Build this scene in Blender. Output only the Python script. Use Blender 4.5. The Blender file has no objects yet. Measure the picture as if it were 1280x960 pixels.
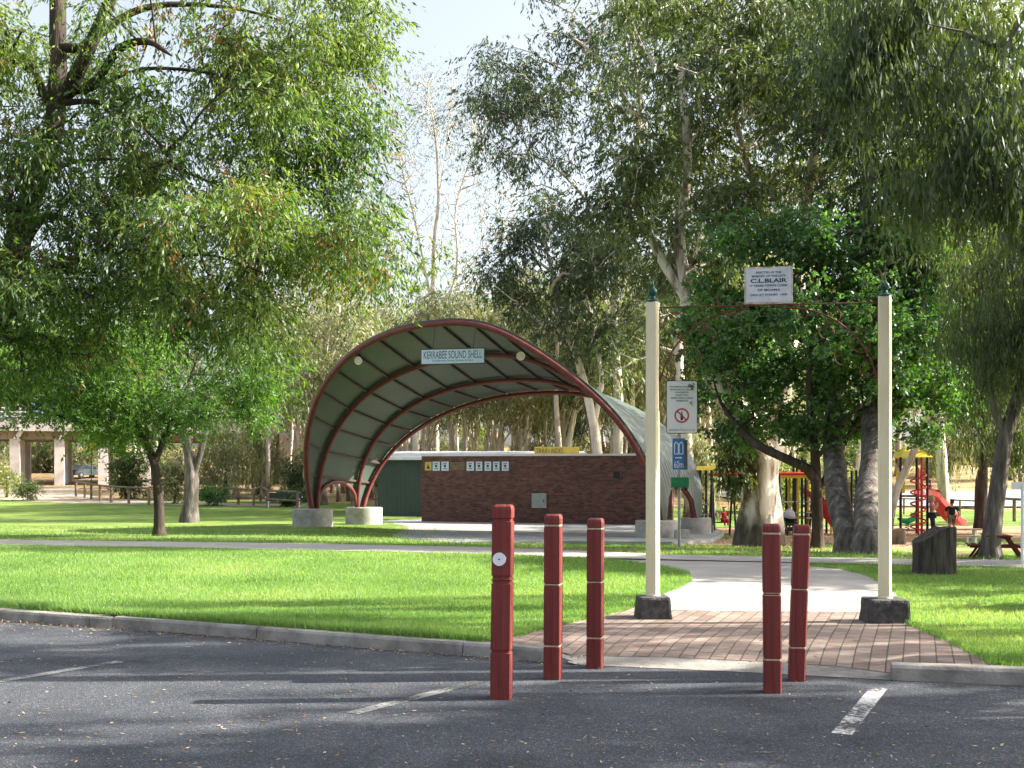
import bpy, bmesh, math, random
import numpy as np
from mathutils import Vector, Matrix, noise
random.seed(11); RNG = np.random.default_rng(11)
scene = bpy.context.scene
COL = scene.collection
R = math.radians
EXPOSURE = 1.85
SHADE = [(13.5,18.2,(.8,.5,.8),5),(12.5,16.6,(.7,.3,.65),5),(14.5,14.9,(.8,.17,1.9),5),(10,4.8,(.8,.6,.8),5),(9.5,8.0,(.7,.42,.7),5),(14,6.3,(1,.5,1.3),5),(18,8.6,(1,.4,1.9),5),(14.5,12.4,(.8,.35,1.75),5),(16,3.6,(1,.6,1.8),5),(14.5,20.6,1.1,5),(12.6,21.2,.9,5),(17.5,20.6,(1.2,.8,1.25),5),(19,23,1.4,5),(21,41.5,.85,0),(24,43,1.0,3),(20,37.5,1.7,5),(25.5,47,(2.2,1.6,2.0),5),(23,42.5,(1.6,1.2,1.7),5),(28.5,53,(2.2,1.4,2.1),5),(38,44,1.0,0)]
F = 1400.0; HZ = 605.0; CAMZ = 1.6

# ---------------------------------------------------------------- placement
def P(px, py, D):
    """world point at depth D along the sight line of a measured image position"""
    return Vector(((px-640)*D/F, D, CAMZ+(HZ-py)*D/F))
def sm(a, b, x):
    t = min(1, max(0, (x-a)/(b-a))); return t*t*(3-2*t)
KERB = [(-60,39.0),(-40,29.2),(-20,19.9),(-5.99,13.1),(-4.41,12.44),(-2.64,11.55),(-1.15,10.77),(-.2,10.32),(.56,9.9),
        (1.385,9.68),(2.16,9.45),(3.04,9.14),(4.06,8.89),(8,8.0),(20,5.3),(60,-4)]
def kerb_y(x):
    for (a, b), (c, d) in zip(KERB, KERB[1:]):
        if x <= c: return b+(d-b)*(x-a)/(c-a)
    return KERB[-1][1]
def base_g(x, y):
    low = .25+.25*sm(-8, 4, x)
    z = .11-(low+.11)*sm(20, 42, y)
    z += (1.75-0.2)*sm(58, 112, y)+2.6*sm(108, 150, y)+5.5*sm(150, 240, y)
    if y > 35:
        z += .10*noise.noise(Vector((x*.06, y*.06, 3)))*sm(35, 60, y)
    if y > 85:
        z += .5*noise.noise(Vector((x*.03, y*.03, 9)))*sm(85, 110, y)
    return z
def G(x, y):
    z = base_g(x, y)
    if 0.2 < x < 3.36 and y < 13:
        k = sm(.2, .6, x)*(1-sm(3.2, 3.34, x))
        d = min(1, max(0, (y-kerb_y(x))/.95))
        z *= 1-k*(1-d)
    return z
def gp(px, py):
    lo, hi = 5.0, 230.0
    prev = lo
    D = lo
    while D < hi:
        p = P(px, py, D)
        if p.z <= G(p.x, p.y): break
        prev = D; D += .25
    lo, hi = prev, D
    for _ in range(20):
        m = (lo+hi)/2; p = P(px, py, m)
        if p.z <= G(p.x, p.y): hi = m
        else: lo = m
    p = P(px, py, hi); p.z = G(p.x, p.y); return p
def on(x, y): return Vector((x, y, G(x, y)))

# ---------------------------------------------------------------- tagging
def tag(o, label=None, cat=None, group=None, kind=None):
    if label: o['label'] = label
    if cat: o['category'] = cat
    if group: o['group'] = group
    if kind: o['kind'] = kind
    return o
def empty(name, loc, label, cat, group=None, rz=0):
    o = bpy.data.objects.new(name, None); COL.objects.link(o)
    o.location = loc; o.rotation_euler = (0, 0, rz); o.empty_display_size = .2
    return tag(o, label, cat, group)
def kids(o): return [c for c in bpy.data.objects if c.parent == o]
def copy_tree(o, loc, rz=0, sc=None, label=None, group=None):
    def cp(s, par):
        c = s.copy(); COL.objects.link(c); c.parent = par
        for k in KID.get(s.name, []): cp(k, c)
        return c
    KID = {}
    for b in bpy.data.objects:
        if b.parent: KID.setdefault(b.parent.name, []).append(b)
    r = cp(o, None); r.location = loc; r.rotation_euler = (0, 0, rz)
    if sc is not None: r.scale = sc if hasattr(sc, '__len__') else (sc, sc, sc)
    if label: r['label'] = label
    if group: r['group'] = group
    return r

# ---------------------------------------------------------------- materials
def newmat(name):
    m = bpy.data.materials.new(name); m.use_nodes = True
    nt = m.node_tree; nt.nodes.clear()
    out = nt.nodes.new('ShaderNodeOutputMaterial')
    b = nt.nodes.new('ShaderNodeBsdfPrincipled'); nt.links.new(b.outputs[0], out.inputs[0])
    return m, nt, b, out
def N(nt, t, **kw):
    n = nt.nodes.new('ShaderNode'+t)
    for k, v in kw.items():
        if k.startswith('i_'):
            key = k[2:]
            n.inputs[int(key) if key.isdigit() else key].default_value = v
        else: setattr(n, k, v)
    return n
def rampn(nt, stops, interp='LINEAR'):
    n = nt.nodes.new('ShaderNodeValToRGB'); cr = n.color_ramp; cr.interpolation = interp
    while len(cr.elements) < len(stops): cr.elements.new(.5)
    for e, (p, c) in zip(cr.elements, stops):
        e.position = p; e.color = (*c, 1) if len(c) == 3 else c
    return n
def coords(nt, scale=(1,1,1), rot=(0,0,0), kind='Object'):
    tc = nt.nodes.new('ShaderNodeTexCoord'); mp = nt.nodes.new('ShaderNodeMapping')
    mp.inputs['Scale'].default_value = scale; mp.inputs['Rotation'].default_value = rot
    nt.links.new(tc.outputs[kind], mp.inputs[0]); return mp
def noisy(name, c1, c2, scale=6, rough=.8, detail=6, bump=.2, bscale=None, stretch=(1,1,1), c3=None, spec=.3, metal=0, lo=.35, hi=.65):
    m, nt, b, out = newmat(name)
    mp = coords(nt, stretch)
    n = N(nt, 'TexNoise', i_Scale=scale, i_Detail=detail, i_Roughness=.6); nt.links.new(mp.outputs[0], n.inputs[0])
    st = [(lo, c1), (hi, c2)] if c3 is None else [(lo, c1), ((lo+hi)/2, c2), (hi, c3)]
    r = rampn(nt, st); nt.links.new(n.outputs[0], r.inputs[0]); nt.links.new(r.outputs[0], b.inputs['Base Color'])
    b.inputs['Roughness'].default_value = rough; b.inputs['Metallic'].default_value = metal
    b.inputs['Specular IOR Level'].default_value = spec
    if bump:
        n2 = N(nt, 'TexNoise', i_Scale=bscale or scale*5, i_Detail=4); nt.links.new(mp.outputs[0], n2.inputs[0])
        bm_ = N(nt, 'Bump', i_Strength=bump, i_Distance=.02); nt.links.new(n2.outputs[0], bm_.inputs['Height'])
        nt.links.new(bm_.outputs[0], b.inputs['Normal'])
    return m
def leafmat(name, cols, trans=.45, tcol=(1.35, 1.5, .55), rough=.5, gloss=.05):
    """cols: colours spread over the per-leaf tint attribute"""
    m = bpy.data.materials.new(name); m.use_nodes = True; nt = m.node_tree; nt.nodes.clear()
    out = nt.nodes.new('ShaderNodeOutputMaterial')
    at = N(nt, 'Attribute', attribute_name='tint')
    r = rampn(nt, [(i/(len(cols)-1), c) for i, c in enumerate(cols)]); nt.links.new(at.outputs['Fac'], r.inputs[0])
    d = N(nt, 'BsdfDiffuse'); nt.links.new(r.outputs[0], d.inputs[0])
    mul = N(nt, 'Mix', data_type='RGBA', blend_type='MULTIPLY'); mul.inputs[0].default_value = 1
    nt.links.new(r.outputs[0], mul.inputs[6]); mul.inputs[7].default_value = (*tcol, 1)
    t = N(nt, 'BsdfTranslucent'); nt.links.new(mul.outputs[2], t.inputs[0])
    mx = N(nt, 'MixShader', i_0=trans); nt.links.new(d.outputs[0], mx.inputs[1]); nt.links.new(t.outputs[0], mx.inputs[2])
    g = N(nt, 'BsdfGlossy', i_Roughness=rough); g.inputs[0].default_value = (.9, .95, 1, 1)
    m2 = N(nt, 'MixShader', i_0=gloss); nt.links.new(mx.outputs[0], m2.inputs[1]); nt.links.new(g.outputs[0], m2.inputs[2])
    nt.links.new(m2.outputs[0], out.inputs[0]); return m

M = {}
M['red_paint'] = noisy('red_paint', (.105,.016,.014), (.17,.027,.022), 7, .6, bump=.35, bscale=26, stretch=(2.5,2.5,.12), spec=.35, c3=(.20,.052,.042), lo=.3, hi=.82)
M['band'] = noisy('band', (.36,.25,.17), (.52,.40,.29), 30, .7)
M['white_disc'] = noisy('white_disc', (.72,.73,.78), (.82,.83,.86), 8, .4, bump=0)
M['cream'] = noisy('cream', (.64,.57,.38), (.74,.67,.47), 5, .5, bump=.05, stretch=(1,1,.3))
M['green_cap'] = noisy('green_cap', (.007,.045,.033), (.012,.075,.055), 9, .35, bump=.05)
M['bluestone'] = noisy('bluestone', (.035,.034,.036), (.085,.08,.078), 14, .85, bump=.8, bscale=30)
M['rust'] = noisy('rust', (.075,.022,.014), (.16,.05,.028), 22, .75)
M['plaque'] = noisy('plaque', (.52,.55,.60), (.66,.68,.70), 7, .5, bump=.05)
M['plaque_edge'] = noisy('plaque_edge', (.42,.30,.22), (.68,.66,.62), 16, .7)
M['ink'] = noisy('ink', (.03,.035,.05), (.05,.055,.08), 9, .6, bump=0)
M['ink_blue'] = noisy('ink_blue', (.02,.05,.10), (.03,.07,.13), 9, .6, bump=0)
M['sign_white'] = noisy('sign_white', (.66,.67,.74), (.74,.75,.80), 5, .4, bump=0)
M['sign_red'] = noisy('sign_red', (.42,.03,.05), (.5,.04,.06), 5, .4, bump=0)
M['sign_blue'] = noisy('sign_blue', (.03,.14,.36), (.045,.18,.42), 5, .35, bump=0)
M['bin_green'] = noisy('bin_green', (.01,.15,.06), (.02,.21,.09), 5, .35, bump=0)
M['galv'] = noisy('galv', (.22,.25,.25), (.32,.35,.35), 12, .45, bump=.03, metal=.3)
M['black'] = noisy('black', (.012,.012,.014), (.025,.025,.028), 12, .5, bump=.03)
M['dark_plastic'] = noisy('dark_plastic', (.02,.025,.03), (.04,.045,.05), 9, .4)
M['concrete'] = noisy('concrete', (.26,.25,.23), (.40,.385,.355), 3.5, .9, bump=.25, bscale=30)
M['kerb'] = noisy('kerb', (.16,.15,.135), (.33,.31,.28), 3, .92, bump=.4, bscale=35)
M['slab'] = noisy('slab', (.24,.24,.235), (.34,.335,.32), 1.2, .85, bump=.15, bscale=25)
M['shell_red'] = noisy('shell_red', (.115,.028,.026), (.17,.045,.038), 4, .5, bump=.05)
M['purlin'] = noisy('purlin', (.07,.055,.05), (.11,.08,.07), 6, .6)
M['timber'] = noisy('timber', (.13,.09,.06), (.26,.20,.15), 7, .85, bump=.3, stretch=(1,1,.4))
M['old_wood'] = noisy('old_wood', (.014,.013,.012), (.065,.056,.048), 5, .9, bump=1.0, bscale=14, stretch=(2.2,2.2,.35), c3=(.12,.11,.09), lo=.3, hi=.8)
M['red_plastic'] = noisy('red_plastic', (.50,.03,.035), (.60,.05,.05), 6, .35, bump=.02)
M['yellow_plastic'] = noisy('yellow_plastic', (.66,.46,.03), (.76,.56,.05), 6, .4, bump=.02)
M['orange_wood'] = noisy('orange_wood', (.36,.16,.05), (.46,.22,.08), 6, .6)
M['green_plastic'] = noisy('green_plastic', (.02,.26,.11), (.03,.33,.15), 6, .4)
M['bridge_con'] = noisy('bridge_con', (.50,.44,.40), (.62,.56,.52), .8, .9, bump=.1)
M['bridge_beam'] = noisy('bridge_beam', (.26,.20,.15), (.36,.29,.22), .8, .9, bump=.1)
M['roof_white'] = noisy('roof_white', (.55,.56,.57), (.68,.69,.70), 2, .5)
M['trim_dark'] = noisy('trim_dark', (.05,.045,.04), (.09,.08,.07), 5, .7)
M['sign_yellow'] = noisy('sign_yellow', (.50,.36,.06), (.60,.45,.09), 5, .5, bump=0)
M['ply'] = noisy('ply', (.13,.085,.05), (.19,.13,.08), 6, .8)
M['poster'] = noisy('poster', (.42,.52,.60), (.58,.66,.72), 3, .6, bump=0)
M['sign_board'] = noisy('sign_board', (.46,.60,.70), (.55,.67,.76), 3, .5, bump=0)
M['tyre'] = noisy('tyre', (.02,.02,.02), (.035,.035,.035), 8, .8)
M['glass_dark'] = noisy('glass_dark', (.02,.03,.04), (.04,.05,.06), 3, .1, bump=0, spec=.8)
M['van_blue'] = noisy('van_blue', (.10,.20,.42), (.13,.24,.48), 3, .3, bump=0)
M['car_grey'] = noisy('car_grey', (.05,.06,.07), (.08,.09,.10), 3, .3, bump=0)
M['skin'] = noisy('skin', (.45,.26,.18), (.52,.31,.22), 6, .55, bump=0)
for n_, c_ in (('cloth_pink', (.50,.22,.24)), ('cloth_black', (.02,.02,.024)), ('cloth_navy', (.025,.035,.06)), ('cloth_olive', (.15,.15,.09)),
               ('cloth_red', (.50,.03,.04)), ('cloth_khaki', (.30,.24,.16)), ('hair_blond', (.45,.32,.14)), ('hair_brown', (.07,.04,.025)), ('cloth_white', (.6,.6,.62))):
    M[n_] = noisy(n_, tuple(c*.85 for c in c_), tuple(min(1, c*1.12) for c in c_), 14, .85, bump=.1)

def bark(name, cols, scale=3, stretch=(1,1,.22), bump=.7, lo=.3, hi=.7, low=None, dist=.6):
    m, nt, b, out = newmat(name)
    mp = coords(nt, stretch)
    n = N(nt, 'TexNoise', i_Scale=scale, i_Detail=7, i_Roughness=.68, i_Distortion=dist); nt.links.new(mp.outputs[0], n.inputs[0])
    k = len(cols)
    r = rampn(nt, [(lo+(hi-lo)*i/(k-1), c) for i, c in enumerate(cols)]); nt.links.new(n.outputs[0], r.inputs[0])
    col = r.outputs[0]
    if low:
        tc = N(nt, 'TexCoord'); sx = N(nt, 'SeparateXYZ'); nt.links.new(tc.outputs['Object'], sx.inputs[0])
        n3 = N(nt, 'TexNoise', i_Scale=1.6, i_Detail=4); nt.links.new(mp.outputs[0], n3.inputs[0])
        a = N(nt, 'Math', operation='MULTIPLY_ADD'); a.inputs[1].default_value = low[1]*1.4
        nt.links.new(n3.outputs[0], a.inputs[0]); nt.links.new(sx.outputs[2], a.inputs[2])
        mr = N(nt, 'MapRange'); mr.inputs[1].default_value = low[1]*1.15; mr.inputs[2].default_value = low[1]*1.7
        nt.links.new(a.outputs[0], mr.inputs[0])
        n4 = N(nt, 'TexNoise', i_Scale=scale*4, i_Detail=5); nt.links.new(mp.outputs[0], n4.inputs[0])
        r4 = rampn(nt, [(.35, tuple(c*.45 for c in low[0])), (.65, low[0])]); nt.links.new(n4.outputs[0], r4.inputs[0])
        mx = N(nt, 'Mix', data_type='RGBA'); nt.links.new(mr.outputs[0], mx.inputs[0])
        nt.links.new(r4.outputs[0], mx.inputs[6]); nt.links.new(col, mx.inputs[7]); col = mx.outputs[2]
    nt.links.new(col, b.inputs['Base Color']); b.inputs['Roughness'].default_value = .88
    b.inputs['Specular IOR Level'].default_value = .15
    n2 = N(nt, 'TexNoise', i_Scale=scale*4, i_Detail=5); nt.links.new(mp.outputs[0], n2.inputs[0])
    bm_ = N(nt, 'Bump', i_Strength=bump, i_Distance=.04); nt.links.new(n2.outputs[0], bm_.inputs['Height'])
    nt.links.new(bm_.outputs[0], b.inputs['Normal'])
    return m
M['bark_white'] = bark('bark_white', [(.20,.15,.11), (.46,.38,.30), (.60,.55,.48), (.66,.62,.56)], 2.2, low=((.16,.12,.09), 1.6))
M['bark_big'] = bark('bark_big', [(.05,.04,.034), (.26,.19,.14), (.58,.52,.45), (.66,.61,.55)], 1.5, stretch=(1,1,.30), lo=.36, hi=.60, low=((.13,.105,.085), 1.1))
M['bark_grey'] = bark('bark_grey', [(.04,.033,.028), (.10,.085,.072), (.15,.135,.12), (.30,.27,.23)], 6, stretch=(1,1,.13), bump=.8, lo=.34, hi=.68, dist=.1)
M['bark_redgum'] = bark('bark_redgum', [(.09,.05,.035), (.26,.17,.12), (.50,.42,.36), (.60,.54,.48)], 2.5, lo=.35, hi=.62)
M['bark_dark'] = bark('bark_dark', [(.022,.018,.015), (.055,.043,.035), (.10,.08,.062)], 4)
M['leaf_left'] = leafmat('leaf_left', [(.016,.036,.006), (.034,.072,.012), (.07,.13,.02), (.125,.19,.03), (.18,.22,.05), (.28,.12,.04)], trans=0.5, gloss=0.03)
M['leaf_ash'] = leafmat('leaf_ash', [(.042,.095,.014), (.075,.16,.022), (.12,.23,.035), (.19,.30,.05)], trans=0.55, gloss=0.03)
M['leaf_maple'] = leafmat('leaf_maple', [(.028,.075,.016), (.052,.125,.024), (.09,.195,.038), (.15,.28,.06)], .45)
M['leaf_gum'] = leafmat('leaf_gum', [(.036,.055,.018), (.068,.10,.028), (.11,.15,.042), (.21,.23,.08)], trans=0.4, tcol=(1.35,1.4,.5), gloss=0.035)
M['leaf_gum_dark'] = leafmat('leaf_gum_dark', [(.022,.040,.018), (.042,.070,.028), (.075,.11,.042), (.15,.18,.065)], trans=0.4, tcol=(1.3,1.4,.5), gloss=0.04)
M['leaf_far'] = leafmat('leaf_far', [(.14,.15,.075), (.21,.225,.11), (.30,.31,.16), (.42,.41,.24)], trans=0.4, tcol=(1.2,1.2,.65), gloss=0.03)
M['leaf_yellow'] = leafmat('leaf_yellow', [(.10,.12,.025), (.16,.19,.035), (.24,.26,.05)], .5)
M['grass_blade'] = leafmat('grass_blade', [(.10,.185,.045), (.155,.275,.08), (.22,.36,.115), (.42,.42,.20)], trans=0.5, tcol=(1.3,1.4,.5), gloss=0.02)
M['litter'] = leafmat('litter', [(.10,.055,.025), (.22,.13,.06), (.38,.27,.15), (.5,.42,.3)], .15, tcol=(1,1,1), gloss=.03)

def m_lawn():
    m, nt, b, out = newmat('lawn_turf')
    mp = coords(nt)
    n1 = N(nt, 'TexNoise', i_Scale=.5, i_Detail=5); nt.links.new(mp.outputs[0], n1.inputs[0])
    n2 = N(nt, 'TexNoise', i_Scale=26, i_Detail=6, i_Roughness=.75); nt.links.new(mp.outputs[0], n2.inputs[0])
    r1 = rampn(nt, [(.3, (.12,.195,.045)), (.55, (.17,.26,.065)), (.72, (.28,.30,.12))]); nt.links.new(n1.outputs[0], r1.inputs[0])
    r2 = rampn(nt, [(.3, (.45,.5,.4)), (.62, (1.25,1.2,1.1))]); nt.links.new(n2.outputs[0], r2.inputs[0])
    mx = N(nt, 'Mix', data_type='RGBA', blend_type='MULTIPLY'); mx.inputs[0].default_value = 1
    nt.links.new(r1.outputs[0], mx.inputs[6]); nt.links.new(r2.outputs[0], mx.inputs[7]); nt.links.new(mx.outputs[2], b.inputs['Base Color'])
    b.inputs['Roughness'].default_value = .9; b.inputs['Specular IOR Level'].default_value = .1
    bp = N(nt, 'Bump', i_Strength=.9, i_Distance=.05); nt.links.new(n2.outputs[0], bp.inputs['Height']); nt.links.new(bp.outputs[0], b.inputs['Normal'])
    return m
M['lawn'] = m_lawn()
def m_ground():
    m, nt, b, out = newmat('dry_ground')
    mp = coords(nt)
    n1 = N(nt, 'TexNoise', i_Scale=.12, i_Detail=6, i_Roughness=.65); nt.links.new(mp.outputs[0], n1.inputs[0])
    r1 = rampn(nt, [(.32, (.17,.13,.07)), (.5, (.36,.27,.15)), (.62, (.42,.33,.19)), (.75, (.16,.18,.07))]); nt.links.new(n1.outputs[0], r1.inputs[0])
    n2 = N(nt, 'TexNoise', i_Scale=6, i_Detail=7, i_Roughness=.8); nt.links.new(mp.outputs[0], n2.inputs[0])
    r2 = rampn(nt, [(.3, (.55,.5,.45)), (.65, (1.2,1.15,1.1))]); nt.links.new(n2.outputs[0], r2.inputs[0])
    mx = N(nt, 'Mix', data_type='RGBA', blend_type='MULTIPLY'); mx.inputs[0].default_value = 1
    nt.links.new(r1.outputs[0], mx.inputs[6]); nt.links.new(r2.outputs[0], mx.inputs[7]); nt.links.new(mx.outputs[2], b.inputs['Base Color'])
    b.inputs['Roughness'].default_value = .95; b.inputs['Specular IOR Level'].default_value = .1
    bp = N(nt, 'Bump', i_Strength=.8, i_Distance=.15); nt.links.new(n2.outputs[0], bp.inputs['Height']); nt.links.new(bp.outputs[0], b.inputs['Normal'])
    return m
M['ground'] = m_ground()
M['mulch'] = noisy('mulch', (.20,.10,.05), (.42,.25,.14), 9, .95, bump=1, bscale=40, c3=(.56,.38,.25))
M['bare'] = noisy('bare', (.30,.24,.17), (.46,.38,.29), 2, .95, bump=.5, bscale=30)
def m_asphalt(name, dark, light, sp=.5):
    m, nt, b, out = newmat(name)
    mp = coords(nt)
    n1 = N(nt, 'TexNoise', i_Scale=.7, i_Detail=6, i_Roughness=.6); nt.links.new(mp.outputs[0], n1.inputs[0])
    r1 = rampn(nt, [(.35, dark), (.68, light)]); nt.links.new(n1.outputs[0], r1.inputs[0])
    v = N(nt, 'TexVoronoi', i_Scale=115); nt.links.new(mp.outputs[0], v.inputs[0])
    sv = N(nt, 'SeparateColor'); nt.links.new(v.outputs['Color'], sv.inputs[0])
    r2 = rampn(nt, [(.0, (.6,.6,.6)), (.62, (.95,.95,.95)), (.88, (1.35,1.33,1.3)), (1, (2.9,2.8,2.6))]); nt.links.new(sv.outputs[0], r2.inputs[0])
    mx = N(nt, 'Mix', data_type='RGBA', blend_type='MULTIPLY'); mx.inputs[0].default_value = 1
    nt.links.new(r1.outputs[0], mx.inputs[6]); nt.links.new(r2.outputs[0], mx.inputs[7])
    # hairline cracks
    vc = N(nt, 'TexVoronoi', i_Scale=.35, feature='DISTANCE_TO_EDGE')
    nd = N(nt, 'TexNoise', i_Scale=1.3, i_Detail=6); nt.links.new(mp.outputs[0], nd.inputs[0])
    vm = N(nt, 'VectorMath', operation='MULTIPLY_ADD'); vm.inputs[1].default_value = (1.4, 1.4, 0)
    nt.links.new(nd.outputs['Color'], vm.inputs[0]); nt.links.new(mp.outputs[0], vm.inputs[2]); nt.links.new(vm.outputs[0], vc.inputs[0])
    rc = rampn(nt, [(.0, (.72,.72,.72)), (.006, (1,1,1))]); nt.links.new(vc.outputs[0], rc.inputs[0])
    m3 = N(nt, 'Mix', data_type='RGBA', blend_type='MULTIPLY'); m3.inputs[0].default_value = 1
    ns = N(nt, 'TexNoise', i_Scale=.9, i_Detail=3, i_Distortion=.8); nt.links.new(mp.outputs[0], ns.inputs[0])
    rs2 = rampn(nt, [(.3, (.72,.72,.74)), (.42, (1,1,1)), (.62, (1,1,1)), (.72, (1.22,1.2,1.16))]); nt.links.new(ns.outputs[0], rs2.inputs[0])
    m4 = N(nt, 'Mix', data_type='RGBA', blend_type='MULTIPLY'); m4.inputs[0].default_value = 1
    nt.links.new(rc.outputs[0], m4.inputs[6]); nt.links.new(rs2.outputs[0], m4.inputs[7])
    nt.links.new(mx.outputs[2], m3.inputs[6]); nt.links.new(m4.outputs[2], m3.inputs[7])
    nt.links.new(m3.outputs[2], b.inputs['Base Color'])
    b.inputs['Roughness'].default_value = .85; b.inputs['Specular IOR Level'].default_value = .25
    bp = N(nt, 'Bump', i_Strength=.7, i_Distance=.008); nt.links.new(v.outputs['Distance'], bp.inputs['Height']); nt.links.new(bp.outputs[0], b.inputs['Normal'])
    return m, nt, b, mp, m3
M['asphalt'] = m_asphalt('asphalt', (.044,.050,.062), (.078,.084,.096))[0]
M['road'] = noisy('road', (.20,.20,.21), (.27,.27,.275), 2, .9, bump=.2)
def m_line():
    m, nt, b, mp, col = m_asphalt('worn_line', (.055,.057,.062), (.085,.085,.088))
    n = N(nt, 'TexNoise', i_Scale=26, i_Detail=6, i_Roughness=.7); nt.links.new(mp.outputs[0], n.inputs[0])
    n2 = N(nt, 'TexNoise', i_Scale=2.2, i_Detail=3); nt.links.new(mp.outputs[0], n2.inputs[0])
    a = N(nt, 'MATH' if False else 'Math', operation='ADD'); nt.links.new(n.outputs[0], a.inputs[0]); nt.links.new(n2.outputs[0], a.inputs[1])
    r = rampn(nt, [(.0, (0,0,0)), (.87, (0,0,0)), (1, (1,1,1))])
    mr = N(nt, 'MapRange'); mr.inputs[1].default_value = .9; mr.inputs[2].default_value = 1.1; nt.links.new(a.outputs[0], mr.inputs[0])
    at = N(nt, 'Attribute', attribute_name='wear'); ml = N(nt, 'Math', operation='MULTIPLY'); nt.links.new(mr.outputs[0], ml.inputs[0]); nt.links.new(at.outputs['Fac'], ml.inputs[1])
    mx = N(nt, 'Mix', data_type='RGBA'); nt.links.new(ml.outputs[0], mx.inputs[0]); nt.links.new(col.outputs[2], mx.inputs[6]); mx.inputs[7].default_value = (.62,.62,.60,1)
    nt.links.new(mx.outputs[2], b.inputs['Base Color']); return m
M['line'] = m_line()
def m_path():
    m, nt, b, out = newmat('path_concrete')
    mp = coords(nt)
    n1 = N(nt, 'TexNoise', i_Scale=1.1, i_Detail=7, i_Roughness=.65); nt.links.new(mp.outputs[0], n1.inputs[0])
    r1 = rampn(nt, [(.3, (.27,.25,.225)), (.7, (.40,.375,.345))]); nt.links.new(n1.outputs[0], r1.inputs[0])
    n2 = N(nt, 'TexNoise', i_Scale=90, i_Detail=2); nt.links.new(mp.outputs[0], n2.inputs[0])
    r2 = rampn(nt, [(.35, (.8,.8,.8)), (.65, (1.12,1.12,1.12))]); nt.links.new(n2.outputs[0], r2.inputs[0])
    mx = N(nt, 'Mix', data_type='RGBA', blend_type='MULTIPLY'); mx.inputs[0].default_value = 1
    nt.links.new(r1.outputs[0], mx.inputs[6]); nt.links.new(r2.outputs[0], mx.inputs[7]); nt.links.new(mx.outputs[2], b.inputs['Base Color'])
    b.inputs['Roughness'].default_value = .9; return m
M['path'] = m_path()
def m_brick(name, scale_w, scale_h, cols, mortar, rot=(0,0,0), ms=.012, offset=.5, kind='Object', dirt=.35):
    m, nt, b, out = newmat(name)
    mp = coords(nt, (1,1,1), rot, kind)
    br = N(nt, 'TexBrick', offset=offset); br.inputs['Scale'].default_value = 1
    br.inputs['Brick Width'].default_value = scale_w; br.inputs['Row Height'].default_value = scale_h
    br.inputs['Mortar Size'].default_value = ms; br.inputs['Mortar Smooth'].default_value = .2
    br.inputs['Color1'].default_value = (*cols[0], 1); br.inputs['Color2'].default_value = (*cols[1], 1); br.inputs['Mortar'].default_value = (*mortar, 1)
    nt.links.new(mp.outputs[0], br.inputs[0])
    n1 = N(nt, 'TexNoise', i_Scale=2.5, i_Detail=6, i_Roughness=.7); nt.links.new(mp.outputs[0], n1.inputs[0])
    r1 = rampn(nt, [(.3, (1-dirt,)*3), (.7, (1.15, 1.15, 1.15))]); nt.links.new(n1.outputs[0], r1.inputs[0])
    mx = N(nt, 'Mix', data_type='RGBA', blend_type='MULTIPLY'); mx.inputs[0].default_value = 1
    nt.links.new(br.outputs[0], mx.inputs[6]); nt.links.new(r1.outputs[0], mx.inputs[7]); nt.links.new(mx.outputs[2], b.inputs['Base Color'])
    bp = N(nt, 'Bump', i_Strength=.5, i_Distance=.01, invert=True); nt.links.new(br.outputs['Fac'], bp.inputs['Height']); nt.links.new(bp.outputs[0], b.inputs['Normal'])
    b.inputs['Roughness'].default_value = .88; b.inputs['Specular IOR Level'].default_value = .2
    return m
M['pavers'] = m_brick('brick_pavers', .26, .135, ((.31,.24,.20), (.21,.158,.13)), (.09,.08,.065), rot=(0,0,R(-70)), ms=.007, offset=.5)
M['wall_brick'] = m_brick('wall_brick', .26, .09, ((.185,.080,.060), (.080,.040,.036)), (.12,.10,.09), ms=.010, kind='UV', dirt=.3)

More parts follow.
